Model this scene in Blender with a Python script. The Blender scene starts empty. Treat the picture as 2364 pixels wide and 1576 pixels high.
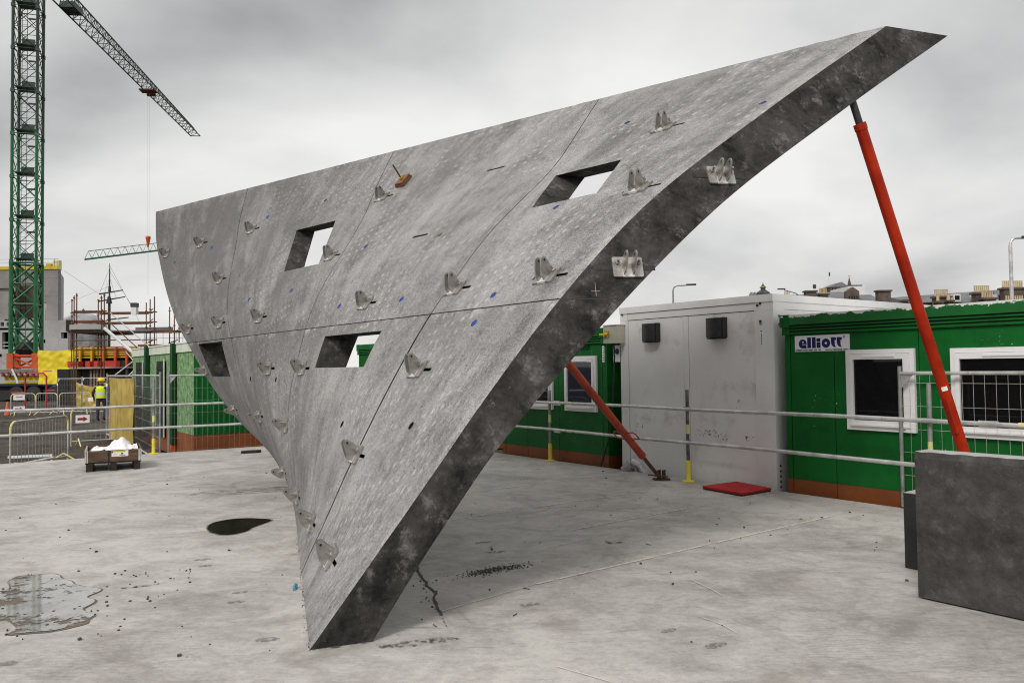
import bpy, bmesh, math, random
from mathutils import Vector, Matrix
random.seed(7)
scene = bpy.context.scene
COL = scene.collection

# ------------------------------------------------------------------ camera
cam_data = bpy.data.cameras.new("camera")
cam = bpy.data.objects.new("camera", cam_data)
COL.objects.link(cam)
cam_data.sensor_width = 36.0
cam_data.lens = 1840.0 / 2364.0 * 36.0            # 28 mm
cam_data.clip_end = 5000.0
PITCH, ROLL = math.atan(60.0 / 1840.0), 0.0125
_f = Vector((0, math.cos(PITCH), math.sin(PITCH)))
_u = Vector((0, -math.sin(PITCH), math.cos(PITCH)))
_r = Vector((1, 0, 0))
_r2 = _r * math.cos(ROLL) - _u * math.sin(ROLL)
_u2 = _u * math.cos(ROLL) + _r * math.sin(ROLL)
_m = Matrix((_r2, _u2, -_f)).transposed().to_4x4()
_m.translation = Vector((0, 0, 1.65))
cam.matrix_world = _m
scene.camera = cam

# ------------------------------------------------------------------ sky, sun, exposure
SUN_AZ, SUN_EL = math.radians(206), math.radians(42)      # soft light from behind the camera's left shoulder
world = bpy.data.worlds.new("World")
scene.world = world
world.use_nodes = True
nt = world.node_tree
nt.nodes.clear()
N = nt.nodes.new; Lk = nt.links.new
out = N("ShaderNodeOutputWorld")
sky = N("ShaderNodeTexSky"); sky.sky_type = 'NISHITA'; sky.sun_disc = False
sky.sun_elevation = SUN_EL; sky.sun_rotation = SUN_AZ; sky.air_density = 1.0; sky.dust_density = 4.0
bg_sky = N("ShaderNodeBackground"); bg_sky.inputs[1].default_value = 0.08
Lk(sky.outputs[0], bg_sky.inputs[0])
tc = N("ShaderNodeTexCoord")
sep = N("ShaderNodeSeparateXYZ"); Lk(tc.outputs["Generated"], sep.inputs[0])
def wm(op, a, b=None, c=None):
    n = N("ShaderNodeMath"); n.operation = op
    for i, v in enumerate((a, b, c)):
        if v is None: continue
        if isinstance(v, (int, float)): n.inputs[i].default_value = v
        else: Lk(v, n.inputs[i])
    return n.outputs[0]
zc = wm('ADD', wm('MAXIMUM', sep.outputs[2], 0.0), 0.34)
px = wm('DIVIDE', sep.outputs[0], zc); py = wm('DIVIDE', sep.outputs[1], zc)
cmb = N("ShaderNodeCombineXYZ"); Lk(px, cmb.inputs[0]); Lk(py, cmb.inputs[1]); cmb.inputs[2].default_value = 16.49
n1 = N("ShaderNodeTexNoise"); n1.inputs["Scale"].default_value = 1.15; n1.inputs["Detail"].default_value = 6; n1.inputs["Roughness"].default_value = 0.46
n1.inputs["Distortion"].default_value = 0.25
Lk(cmb.outputs[0], n1.inputs["Vector"])
n2 = N("ShaderNodeTexNoise"); n2.inputs["Scale"].default_value = 2.6; n2.inputs["Detail"].default_value = 6; n2.inputs["Roughness"].default_value = 0.5
Lk(cmb.outputs[0], n2.inputs["Vector"])
mixn = wm('ADD', wm('MULTIPLY', n1.outputs[0], 0.86), wm('MULTIPLY', n2.outputs[0], 0.14))
ramp = N("ShaderNodeValToRGB")
ramp.color_ramp.elements[0].position = 0.26; ramp.color_ramp.elements[0].color = (0.20, 0.20, 0.205, 1)
ramp.color_ramp.elements[1].position = 0.585; ramp.color_ramp.elements[1].color = (0.675, 0.67, 0.655, 1)
e = ramp.color_ramp.elements.new(0.47); e.color = (0.53, 0.528, 0.524, 1)
Lk(mixn, ramp.inputs[0])
# an overcast sky is brighter overhead than at its rim
zen = N("ShaderNodeMapRange"); zen.inputs[1].default_value = 0.45; zen.inputs[2].default_value = 1.0
zen.inputs[3].default_value = 1.0; zen.inputs[4].default_value = 1.4
Lk(sep.outputs[2], zen.inputs[0])
bg_cl = N("ShaderNodeBackground")
Lk(ramp.outputs[0], bg_cl.inputs[0]); Lk(zen.outputs[0], bg_cl.inputs[1])
mx = N("ShaderNodeMixShader"); mx.inputs[0].default_value = 0.95
Lk(bg_sky.outputs[0], mx.inputs[1]); Lk(bg_cl.outputs[0], mx.inputs[2]); Lk(mx.outputs[0], out.inputs[0])

sun_d = bpy.data.lights.new("sun", 'SUN'); sun_d.energy = 1.5; sun_d.angle = math.radians(16); sun_d.color = (1.0, 0.965, 0.92)
sun = bpy.data.objects.new("sun", sun_d); COL.objects.link(sun)
_sd = Vector((math.sin(SUN_AZ) * math.cos(SUN_EL), math.cos(SUN_AZ) * math.cos(SUN_EL), math.sin(SUN_EL)))
sun.rotation_euler = _sd.to_track_quat('Z', 'Y').to_euler()
sun.location = _sd * 60
scene.cycles.filter_width = 1.1
scene.cycles.use_denoising = True
scene.cycles.use_adaptive_sampling = False
scene.view_settings.view_transform = 'Standard'; scene.view_settings.look = 'None'
scene.view_settings.exposure = 0.45; scene.view_settings.gamma = 1.0; scene.view_settings.use_curve_mapping = False

# ------------------------------------------------------------------ materials
class Mat:
    """small node-graph helper"""
    def __init__(s, name):
        s.m = bpy.data.materials.new(name); s.m.use_nodes = True
        s.t = s.m.node_tree; s.b = s.t.nodes["Principled BSDF"]; s.tc = s.t.nodes.new("ShaderNodeTexCoord")
    def n(s, t): return s.t.nodes.new(t)
    def l(s, a, b): s.t.links.new(a, b)
    def math(s, op, *a, clamp=False):
        n = s.n("ShaderNodeMath"); n.operation = op; n.use_clamp = clamp
        for i, v in enumerate(a):
            if isinstance(v, (int, float)): n.inputs[i].default_value = v
            else: s.l(v, n.inputs[i])
        return n.outputs[0]
    def coord(s, kind="Object", scale=(1, 1, 1), rot=(0, 0, 0)):
        mp = s.n("ShaderNodeMapping"); mp.inputs["Scale"].default_value = scale; mp.inputs["Rotation"].default_value = rot
        s.l(s.tc.outputs[kind], mp.inputs[0]); return mp.outputs[0]
    def noise(s, sc, det=5, rough=0.55, v=None, dist=0.0):
        n = s.n("ShaderNodeTexNoise"); n.inputs["Scale"].default_value = sc; n.inputs["Detail"].default_value = det
        n.inputs["Roughness"].default_value = rough; n.inputs["Distortion"].default_value = dist
        s.l(v if v is not None else s.tc.outputs["Object"], n.inputs["Vector"]); return n.outputs[0]
    def rng(s, v, a, b, c=0.0, d=1.0, smooth=False):
        n = s.n("ShaderNodeMapRange"); n.inputs[1].default_value = a; n.inputs[2].default_value = b
        n.inputs[3].default_value = c; n.inputs[4].default_value = d
        if smooth: n.interpolation_type = 'SMOOTHSTEP'
        s.l(v, n.inputs[0]); return n.outputs[0]
    def mix(s, f, a, b):
        n = s.n("ShaderNodeMix"); n.data_type = 'RGBA'
        for v, i in ((f, 0), (a, 6), (b, 7)):
            if isinstance(v, (int, float)): n.inputs[i].default_value = v
            elif isinstance(v, tuple): n.inputs[i].default_value = (*v[:3], 1)
            else: s.l(v, n.inputs[i])
        return n.outputs[2]
    def out(s, col=None, rough=None, metal=0.0, bump=None, strength=0.3, dist=0.01, spec=None):
        if col is not None:
            if isinstance(col, tuple): s.b.inputs["Base Color"].default_value = (*col[:3], 1)
            else: s.l(col, s.b.inputs["Base Color"])
        if rough is not None:
            if isinstance(rough, (int, float)): s.b.inputs["Roughness"].default_value = rough
            else: s.l(rough, s.b.inputs["Roughness"])
        s.b.inputs["Metallic"].default_value = metal
        if spec is not None: s.b.inputs["Specular IOR Level"].default_value = spec
        if bump is not None:
            n = s.n("ShaderNodeBump"); n.inputs["Strength"].default_value = strength; n.inputs["Distance"].default_value = dist
            s.l(bump, n.inputs["Height"]); s.l(n.outputs[0], s.b.inputs["Normal"])
        return s.m

def worn(name, c1, c2, scale=3.0, rough=0.6, metal=0.0, lo=0.35, hi=0.65, bump=0.15, spec=None, grime=None, gscale=6.0, gamt=(0.62, 0.72)):
    """paint or metal with two shades broken up by noise and, if grime is given, spots of it"""
    M = Mat(name)
    f = M.rng(M.noise(scale, 6, 0.6), lo, hi)
    c = M.mix(f, c1, c2)
    if grime: c = M.mix(M.rng(M.noise(gscale, 8, 0.65), gamt[0], gamt[1]), c, grime)
    fine = M.noise(scale * 14, 3, 0.6)
    r = M.rng(fine, 0.3, 0.7, max(rough - 0.1, 0.02), min(rough + 0.1, 1))
    return M.out(c, r, metal, M.noise(scale * 5, 5, 0.6), bump, 0.01, spec)

MT = {}
# the cast wall: UV is metres along the wall (x) and up its slope (y)
SEAM_V = 2.379
M = Mat("wall_concrete")
uv = M.coord("UV"); ob = M.coord("Object")
big = M.noise(0.55, 5, 0.6, ob, 0.6)
mid = M.noise(2.2, 7, 0.62, ob, 0.8)
run = M.noise(1.0, 7, 0.65, M.coord("UV", (5.5, 0.55, 1), (0, 0, 0.12)))
fine = M.noise(28, 6, 0.7, ob); grit = M.noise(95, 2, 0.6, ob)
v = M.math('ADD', M.math('ADD', M.math('MULTIPLY', big, 0.22), M.math('MULTIPLY', mid, 0.26)), M.math('ADD', M.math('MULTIPLY', run, 0.24), M.math('MULTIPLY', fine, 0.28)))
sx = M.n("ShaderNodeSeparateXYZ"); M.l(M.tc.outputs["UV"], sx.inputs[0])
# darkens the far part in blotches, painting its shading into the colour
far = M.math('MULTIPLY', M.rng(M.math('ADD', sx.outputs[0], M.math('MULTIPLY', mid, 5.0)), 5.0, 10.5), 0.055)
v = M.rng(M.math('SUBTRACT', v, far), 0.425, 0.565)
col = M.mix(v, (0.060, 0.058, 0.056), (0.368, 0.362, 0.354))
col = M.mix(M.math('MULTIPLY', M.rng(M.noise(0.9, 7, 0.68, M.coord('UV', (1.5, 0.55, 1), (0, 0, 0.1)), 0.8), 0.50, 0.66), 0.45), col, (0.075, 0.072, 0.069))
# a dark band of run-off under the horizontal joint, with a pale crust along it
yj = M.math('SUBTRACT', sx.outputs[1], SEAM_V)
below = M.math('MULTIPLY', M.rng(yj, -0.55, -0.02), M.rng(yj, 0.005, 0.0))
col = M.mix(M.math('MULTIPLY', below, M.rng(run, 0.38, 0.62, 0.0, 0.80)), col, (0.06, 0.056, 0.052))
crust = M.math('MULTIPLY', M.rng(yj, -0.10, -0.015), M.rng(yj, 0.004, 0.0))
col = M.mix(M.math('MULTIPLY', crust, M.rng(M.noise(5, 7, 0.7, ob), 0.50, 0.62, 0, 0.75)), col, (0.55, 0.54, 0.52))
arr = M.math('MULTIPLY', M.rng(sx.outputs[0], 0.15, 0.015), M.rng(M.noise(4.5, 8, 0.7, ob), 0.40, 0.58))
col = M.mix(M.math('MULTIPLY', arr, 0.6), col, (0.50, 0.485, 0.465))
# long pale scratches beside the near edge
scr = M.math('MULTIPLY', M.rng(M.noise(1.0, 4, 0.6, M.coord("UV", (16, 0.35, 1), (0, 0, 0.03))), 0.60, 0.68), M.math('MULTIPLY', M.rng(sx.outputs[0], 0.9, 0.35), M.rng(yj, 0.1, -0.1)))
col = M.mix(M.math('MULTIPLY', scr, 0.55), col, (0.62, 0.60, 0.57))
col = M.mix(M.rng(grit, 0.32, 0.68), M.mix(0.52, col, (0.05, 0.047, 0.045)), M.mix(0.26, col, (0.62, 0.61, 0.6)))
# pale dabs left by the form liner, in rows
vo = M.n("ShaderNodeTexVoronoi"); vo.voronoi_dimensions = '2D'; vo.inputs["Scale"].default_value = 1.0; vo.inputs["Randomness"].default_value = 0.28
M.l(M.coord("UV", (9.0, 8.0, 1), (0, 0, 0.22)), vo.inputs["Vector"])
dab = M.math('MULTIPLY', M.rng(vo.outputs["Distance"], 0.06, 0.24, 1.0, 0.0), M.math('MULTIPLY', M.rng(M.noise(1.3, 5, 0.6, ob, 0.6), 0.46, 0.62), M.rng(sx.outputs[0], 7.4, 5.6)))
col = M.mix(M.math('MULTIPLY', dab, 0.50), col, (0.55, 0.54, 0.52))
pit = M.n('ShaderNodeTexVoronoi'); pit.inputs['Scale'].default_value = 17; M.l(ob, pit.inputs['Vector'])
col = M.mix(M.math('MULTIPLY', M.rng(pit.outputs['Distance'], 0.10, 0.17, 1.0, 0.0), M.rng(M.noise(3, 4, 0.6, ob), 0.50, 0.60)), col, (0.045, 0.042, 0.04))
# rust-brown weeps and dark water stains
col = M.mix(M.math('MULTIPLY', M.rng(M.noise(1.0, 6, 0.6, M.coord("UV", (9, 0.8, 1))), 0.62, 0.74), 0.35), col, (0.055, 0.05, 0.045))
hgt = M.math('ADD', M.math('MULTIPLY', fine, 0.5), M.math('ADD', M.math('MULTIPLY', grit, 0.25), M.math('MULTIPLY', mid, 1.1)))
M.b.inputs['Specular IOR Level'].default_value = 0.2
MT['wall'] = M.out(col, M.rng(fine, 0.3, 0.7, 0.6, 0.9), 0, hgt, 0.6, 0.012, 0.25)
# the stop ends: dark, wet-looking; on the window reveals it paints in shade
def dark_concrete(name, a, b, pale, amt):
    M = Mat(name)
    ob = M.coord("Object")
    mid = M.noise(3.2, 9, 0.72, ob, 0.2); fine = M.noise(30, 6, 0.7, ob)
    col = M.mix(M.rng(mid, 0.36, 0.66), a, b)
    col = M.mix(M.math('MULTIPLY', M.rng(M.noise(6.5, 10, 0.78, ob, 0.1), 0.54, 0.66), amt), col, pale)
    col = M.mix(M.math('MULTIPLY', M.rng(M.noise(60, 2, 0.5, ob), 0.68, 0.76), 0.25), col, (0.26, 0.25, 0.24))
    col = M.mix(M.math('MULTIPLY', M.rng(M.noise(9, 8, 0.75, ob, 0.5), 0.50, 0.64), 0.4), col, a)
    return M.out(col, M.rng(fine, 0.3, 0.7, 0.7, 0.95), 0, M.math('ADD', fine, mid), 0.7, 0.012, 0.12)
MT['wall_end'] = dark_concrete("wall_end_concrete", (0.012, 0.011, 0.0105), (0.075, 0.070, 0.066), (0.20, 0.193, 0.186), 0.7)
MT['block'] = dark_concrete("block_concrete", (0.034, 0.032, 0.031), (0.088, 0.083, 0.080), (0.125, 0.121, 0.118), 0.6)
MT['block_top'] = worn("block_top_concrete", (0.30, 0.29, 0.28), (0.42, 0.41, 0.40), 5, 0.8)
MT['black_timber'] = worn("black_timber", (0.008, 0.008, 0.008), (0.02, 0.019, 0.018), 5, 0.7)

# the slab
M = Mat("slab_concrete")
ob = M.coord("Object")
big = M.noise(0.35, 5, 0.55, ob, 0.5); mid = M.noise(1.6, 8, 0.65, ob, 1.2)
brush = M.noise(1.0, 7, 0.68, M.coord("Object", (2.6, 5.2, 1), (0, 0, 0.75)), 1.6)
fine = M.noise(22, 6, 0.7, ob); grit = M.noise(75, 3, 0.6, ob)
v = M.math('ADD', M.math('ADD', M.math('MULTIPLY', big, 0.30), M.math('MULTIPLY', mid, 0.32)), M.math('ADD', M.math('MULTIPLY', brush, 0.20), M.math('MULTIPLY', fine, 0.18)))
col = M.mix(M.rng(v, 0.39, 0.55), (0.245, 0.229, 0.211), (0.480, 0.457, 0.427))
col = M.mix(M.math('MULTIPLY', M.rng(M.noise(0.8, 8, 0.7, ob, 1.5), 0.52, 0.68), 0.6), col, (0.19, 0.168, 0.147))
col = M.mix(M.math('MULTIPLY', M.rng(M.noise(2.4, 9, 0.75, M.coord("Object", (1, 3.2, 1), (0, 0, -0.3)), 1.8), 0.56, 0.66), 0.55), col, (0.175, 0.168, 0.16))
# swirled trowel and tyre scuffs
wv = M.n("ShaderNodeTexWave"); wv.wave_type = 'RINGS'; wv.inputs["Scale"].default_value = 7.0; wv.inputs["Distortion"].default_value = 9.0
wv.inputs["Detail"].default_value = 4; wv.inputs["Detail Scale"].default_value = 1.2
mpw = M.n("ShaderNodeMapping"); mpw.inputs["Location"].default_value = (-0.9, -6.0, 0); M.l(M.tc.outputs["Object"], mpw.inputs[0]); M.l(mpw.outputs[0], wv.inputs["Vector"])
sc = M.math('MULTIPLY', M.rng(wv.outputs["Fac"], 0.6, 0.95), M.rng(M.noise(0.7, 4, 0.6, ob, 0.5), 0.52, 0.66))
col = M.mix(M.math('MULTIPLY', sc, 0.30), col, (0.20, 0.195, 0.19))
col = M.mix(M.math('MULTIPLY', M.rng(grit, 0.58, 0.70), 0.40), col, (0.10, 0.086, 0.072))
hgt = M.math('ADD', M.math('MULTIPLY', fine, 0.5), M.math('ADD', M.math('MULTIPLY', grit, 0.3), mid))
MT['slab'] = M.out(col, M.rng(mid, 0.3, 0.7, 0.60, 0.85), 0, hgt, 0.30, 0.008, 0.35)

# mud
M = Mat("mud")
ob = M.coord("Object"); a = M.noise(1.3, 9, 0.72, ob, 0.5); b = M.noise(0.28, 5, 0.6, ob); c = M.noise(6, 6, 0.7, ob)
col = M.mix(M.rng(a, 0.36, 0.64), (0.018, 0.014, 0.011), (0.095, 0.078, 0.062))
col = M.mix(M.math('MULTIPLY', M.rng(c, 0.60, 0.70), 0.5), col, (0.26, 0.24, 0.21))
wet = M.rng(b, 0.50, 0.62)
MT['mud'] = M.out(col, M.rng(M.math('MULTIPLY', wet, M.rng(a, 0.6, 0.4)), 0, 0.6, 0.85, 0.35), 0, M.math('ADD', a, M.math('MULTIPLY', c, 0.4)), 1.0, 0.10, 0.2)

# puddle water over the slab
M = Mat("puddle_water")
a = M.noise(5, 6, 0.6)
M.out(M.mix(M.rng(a, 0.35, 0.65), (0.25, 0.24, 0.225), (0.40, 0.385, 0.365)), 0.02, 0, M.noise(26, 3, 0.6), 0.035, 0.004, 1.0)
tr = M.n("ShaderNodeBsdfTransparent"); ms = M.n("ShaderNodeMixShader")
M.l(M.rng(M.math('ADD', M.noise(7, 9, 0.75), M.math('MULTIPLY', M.noise(1.4, 4, 0.6), 0.9)), 0.84, 0.90), ms.inputs[0])
M.l(tr.outputs[0], ms.inputs[1]); M.l(M.b.outputs[0], ms.inputs[2]); M.l(ms.outputs[0], M.t.nodes["Material Output"].inputs[0]); MT['puddle'] = M.m
MT['puddle_dark'] = worn("puddle_dark_water", (0.006, 0.005, 0.003), (0.016, 0.012, 0.007), 4, 0.22, bump=0.08, spec=0.10)
MT['puddle_dark'].node_tree.nodes['Principled BSDF'].inputs['IOR'].default_value = 1.1
# stains and lines that thin out raggedly
def ragged(name, col, sc, lo, hi, rough=0.85, stretch=(1, 1, 1)):
    M = Mat(name)
    M.out(col, rough)
    tr = M.n("ShaderNodeBsdfTransparent"); ms = M.n("ShaderNodeMixShader")
    M.l(M.rng(M.noise(sc, 8, 0.7, M.coord("Object", stretch)), lo, hi), ms.inputs[0])
    M.l(tr.outputs[0], ms.inputs[1]); M.l(M.b.outputs[0], ms.inputs[2])
    M.l(ms.outputs[0], M.t.nodes["Material Output"].inputs[0]); return M.m
MT['line'] = ragged("chalk_line", (0.60, 0.56, 0.49), 9, 0.30, 0.52)
MT['rim'] = ragged("puddle_rim", (0.13, 0.105, 0.08), 6, 0.25, 0.50)
MT['soil'] = ragged("soil_smear", (0.070, 0.057, 0.046), 22, 0.49, 0.60)
MT['damp'] = ragged("damp_print", (0.20, 0.185, 0.165), 34, 0.42, 0.62)
MT['damp_wide'] = ragged('damp_stain', (0.16, 0.145, 0.13), 5, 0.46, 0.70, stretch=(1, 3, 1))
MT['crack'] = worn("crack_brown", (0.05, 0.04, 0.03), (0.10, 0.08, 0.06), 10, 0.9)  # dark brown for the strips along the slab cracks
MT['grit'] = worn("grit", (0.02, 0.018, 0.016), (0.08, 0.07, 0.06), 9, 0.8)

MT['patch'] = worn('mortar_patch', (0.13, 0.12, 0.11), (0.30, 0.285, 0.26), 9, 0.9)
MT['stainless'] = worn("stainless_plate", (0.25, 0.235, 0.215), (0.43, 0.41, 0.385), 14, 0.42, 0.6, bump=0.05)
MT['stainless_bright'] = worn("stainless_stripe", (0.66, 0.65, 0.63), (0.80, 0.79, 0.77), 14, 0.45, 0.25, bump=0.03)
MT['slot'] = worn("channel_steel", (0.006, 0.006, 0.006), (0.025, 0.023, 0.02), 20, 0.6)
MT['blue'] = worn("blue_plug", (0.008, 0.045, 0.34), (0.012, 0.075, 0.52), 30, 0.5)
MT['galv'] = worn("galvanised_tube", (0.42, 0.415, 0.405), (0.66, 0.655, 0.64), 5, 0.40, 0.40, grime=(0.13, 0.12, 0.11), gscale=9, gamt=(0.60, 0.74))
MT['galv_dull'] = worn("dull_galvanised", (0.22, 0.22, 0.215), (0.36, 0.355, 0.35), 7, 0.55, 0.4)
MT['post_brown'] = worn("weathered_tube", (0.060, 0.052, 0.045), (0.20, 0.185, 0.165), 9, 0.65, 0.3)
MT['yellow'] = worn("yellow_paint", (0.66, 0.55, 0.035), (0.80, 0.68, 0.06), 8, 0.5, grime=(0.25, 0.22, 0.1), gscale=14)
MT['yellow_pale'] = worn("pale_yellow_tape", (0.62, 0.57, 0.20), (0.72, 0.68, 0.33), 12, 0.6)
MT['brass'] = worn("brass_coupler", (0.35, 0.22, 0.02), (0.65, 0.43, 0.03), 30, 0.4, 0.5)
MT['red_prop'] = worn("red_prop_paint", (0.27, 0.012, 0.001), (0.40, 0.022, 0.002), 4, 0.45, spec=0.2, grime=(0.10, 0.022, 0.012), gscale=16, gamt=(0.66, 0.74))
MT['red_prop_old'] = worn("faded_red_prop_paint", (0.30, 0.035, 0.012), (0.44, 0.055, 0.018), 5, 0.55, grime=(0.08, 0.03, 0.02), gscale=18, gamt=(0.60, 0.72))
MT['rust'] = worn("rust", (0.055, 0.022, 0.010), (0.15, 0.06, 0.025), 16, 0.8)
MT['iron'] = worn("black_iron", (0.012, 0.011, 0.010), (0.04, 0.035, 0.03), 16, 0.55)
MT['mat_red'] = worn("red_mat_pile", (0.34, 0.006, 0.008), (0.46, 0.012, 0.014), 6, 0.95, bump=0.6)
MT['green'] = worn("green_cabin_paint", (0.003, 0.085, 0.013), (0.005, 0.125, 0.020), 1.6, 0.5, spec=0.22, grime=(0.004, 0.052, 0.012), gscale=2.2, gamt=(0.56, 0.75))
_g = MT['green'].node_tree; _b = _g.nodes['Principled BSDF']; _src = _b.inputs['Base Color'].links[0].from_socket
def _noise(sc, lo, hi):
    n = _g.nodes.new('ShaderNodeTexNoise'); n.inputs['Scale'].default_value = sc; n.inputs['Detail'].default_value = 6; r = _g.nodes.new('ShaderNodeMapRange'); r.inputs[1].default_value = lo; r.inputs[2].default_value = hi
    t_ = _g.nodes.new('ShaderNodeTexCoord'); _g.links.new(t_.outputs['Object'], n.inputs['Vector']); _g.links.new(n.outputs[0], r.inputs[0]); return r.outputs[0]
_m1 = _g.nodes.new('ShaderNodeMath'); _m1.operation = 'MULTIPLY'; _g.links.new(_noise(34, .66, .68), _m1.inputs[0]); _g.links.new(_noise(1.7, .56, .62), _m1.inputs[1])
_mx = _g.nodes.new('ShaderNodeMix'); _mx.data_type = 'RGBA'; _g.links.new(_m1.outputs[0], _mx.inputs[0]); _g.links.new(_src, _mx.inputs[6]); _mx.inputs[7].default_value = (.5, .55, .45, 1); _g.links.new(_mx.outputs[2], _b.inputs['Base Color'])
MT['green_dark'] = worn("dark_green_paint", (0.002, 0.040, 0.008), (0.004, 0.062, 0.012), 3, 0.55, spec=0.2)
MT['brown'] = worn("brown_skirt_paint", (0.17, 0.043, 0.008), (0.25, 0.07, 0.013), 2, 0.6, grime=(0.30, 0.25, 0.20), gscale=11, gamt=(0.70, 0.74))
MT['white_cabin'] = worn("grey_white_cabin_steel", (0.70, 0.69, 0.68), (0.78, 0.775, 0.765), 0.9, 0.5, bump=0.05, grime=(0.42, 0.39, 0.35), gscale=2.2, gamt=(0.55, 0.78))
MT['white_shade'] = worn("grey_white_trim", (0.68, 0.675, 0.665), (0.77, 0.765, 0.755), 2, 0.5)
MT['upvc'] = worn("white_window_plastic", (0.74, 0.73, 0.73), (0.82, 0.81, 0.81), 2, 0.35, bump=0.02)
MT['black_rubber'] = worn("black_rubber", (0.008, 0.008, 0.008), (0.02, 0.02, 0.02), 8, 0.6)
MT['lamp_grey'] = worn("dark_grey_hood", (0.020, 0.021, 0.024), (0.040, 0.041, 0.045), 9, 0.45)
MT['cream'] = worn("cream_box", (0.42, 0.40, 0.33), (0.50, 0.48, 0.40), 6, 0.5)
MT['sign_white'] = worn("sign_white", (0.78, 0.78, 0.80), (0.83, 0.83, 0.85), 3, 0.4, bump=0.01)
MT['navy'] = worn("navy_print", (0.006, 0.010, 0.085), (0.008, 0.013, 0.11), 8, 0.45, bump=0.01)
MT['black_print'] = worn("black_print", (0.012, 0.012, 0.02), (0.02, 0.02, 0.03), 8, 0.5, bump=0.01)
MT['dark_red_print'] = worn("dark_red_print", (0.26, 0.010, 0.015), (0.32, 0.014, 0.02), 8, 0.5, bump=0.01)
M = Mat("window_glass")
MT['glass'] = M.out((0.004, 0.004, 0.005), 0.03, 0, M.noise(1.2, 2, 0.5), 0.02, 0.01, 0.5)
M = Mat("blue_tinted_glass")
MT['glass_blue'] = M.out((0.006, 0.012, 0.03), 0.03, 0, M.noise(1.2, 2, 0.5), 0.03, 0.01, 0.7)
# flaking green paint over white along a roof edge (uses height in the strip, UV y 0..1)
M = Mat("flaking_green_paint")
sp = M.n("ShaderNodeSeparateXYZ"); M.l(M.tc.outputs["UV"], sp.inputs[0])
edge = M.math('ADD', M.math('MULTIPLY', sp.outputs[1], 0.62), M.math('MULTIPLY', M.noise(4.6, 10, 0.78, M.coord("Object", (1, 1, 1.4))), 1.15))
g = M.mix(M.rng(M.noise(1.8, 6, 0.6), 0.35, 0.65), (0.004, 0.095, 0.015), (0.006, 0.14, 0.024))
MT['flaking'] = M.out(M.mix(M.rng(edge, 1.085, 1.095), g, (0.72, 0.72, 0.70)), 0.5, 0, M.noise(9, 5, 0.6), 0.15, 0.01)
# pebble-dash, faded green
M = Mat("faded_green_pebbledash")
a = M.noise(7, 7, 0.7); b = M.noise(0.5, 4, 0.5); c = M.noise(26, 4, 0.6)
col = M.mix(M.rng(a, 0.38, 0.62), (0.05, 0.15, 0.045), (0.27, 0.41, 0.21))
col = M.mix(M.rng(b, 0.4, 0.65, 0, 0.35), col, (0.14, 0.30, 0.11))
MT['dash'] = M.out(col, 0.9, 0, c, 0.8, 0.02)
MT['cornice_pale'] = worn("pale_green_trim", (0.50, 0.55, 0.44), (0.62, 0.66, 0.56), 2, 0.7)
# timber
M = Mat("old_crate_timber")
g = M.noise(1.0, 7, 0.65, M.coord("Object", (3, 3, 26)))
MT['timber'] = M.out(M.mix(M.rng(g, 0.34, 0.66), (0.050, 0.030, 0.018), (0.15, 0.092, 0.055)), 0.85, 0, g, 0.4, 0.01)
MT['timber_pale'] = worn("pale_timber", (0.30, 0.27, 0.23), (0.42, 0.39, 0.34), 8, 0.85)
MT['timber_dark'] = worn("dark_timber", (0.012, 0.009, 0.007), (0.04, 0.027, 0.018), 10, 0.85)
MT['sheet_white'] = worn("white_plastic_sheet", (0.76, 0.76, 0.77), (0.83, 0.83, 0.84), 3, 0.55)
MT['ply'] = worn("formwork_ply", (0.13, 0.050, 0.018), (0.20, 0.085, 0.032), 14, 0.6)
# far things
MT['far_concrete'] = worn("bare_building_concrete", (0.17, 0.16, 0.153), (0.26, 0.248, 0.238), 0.35, 0.9, grime=(0.16, 0.15, 0.145), gscale=0.8, gamt=(0.58, 0.75))
MT['far_concrete_light'] = worn("light_building_concrete", (0.30, 0.293, 0.287), (0.40, 0.392, 0.385), 0.4, 0.9, grime=(0.25, 0.24, 0.235), gscale=1.4, gamt=(0.55, 0.75))
MT['opening'] = worn("dark_interior", (0.004, 0.004, 0.004), (0.009, 0.009, 0.009), 2, 0.9)
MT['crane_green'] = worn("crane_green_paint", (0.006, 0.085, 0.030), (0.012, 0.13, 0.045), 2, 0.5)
MT['crane_dark'] = worn("crane_silhouette_green", (0.010, 0.030, 0.018), (0.016, 0.045, 0.025), 2, 0.55)  # darker copy of the crane green, silhouette against the sky put into colour
MT['orange'] = worn("orange_red_paint", (0.46, 0.065, 0.012), (0.58, 0.095, 0.018), 1.5, 0.5, grime=(0.16, 0.04, 0.02), gscale=3)
MT['hook_red'] = worn("hook_orange_paint", (0.42, 0.05, 0.008), (0.55, 0.08, 0.012), 2, 0.5)
MT['ballast_yellow'] = worn("yellow_ballast_paint", (0.46, 0.33, 0.010), (0.60, 0.44, 0.015), 1.4, 0.55, grime=(0.20, 0.15, 0.03), gscale=3)
MT['tarp'] = worn("yellow_tarpaulin", (0.60, 0.46, 0.012), (0.76, 0.60, 0.02), 0.8, 0.55, bump=0.05)
M = Mat("yellow_debris_sheet")
a = M.noise(1.5, 6, 0.6)
MT['netting'] = M.out(M.mix(M.rng(a, 0.35, 0.65), (0.30, 0.20, 0.020), (0.52, 0.38, 0.08)), 0.6, 0, a, 0.4, 0.05)
MT['scaff'] = worn("rusty_scaffold_tube", (0.080, 0.028, 0.010), (0.19, 0.082, 0.035), 3, 0.7, 0.1)
MT['scaff_board'] = worn("scaffold_board", (0.16, 0.12, 0.09), (0.26, 0.22, 0.18), 2, 0.9)
MT['form_yellow'] = worn("yellow_formwork_beam", (0.48, 0.27, 0.012), (0.62, 0.38, 0.02), 2, 0.6)
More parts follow.
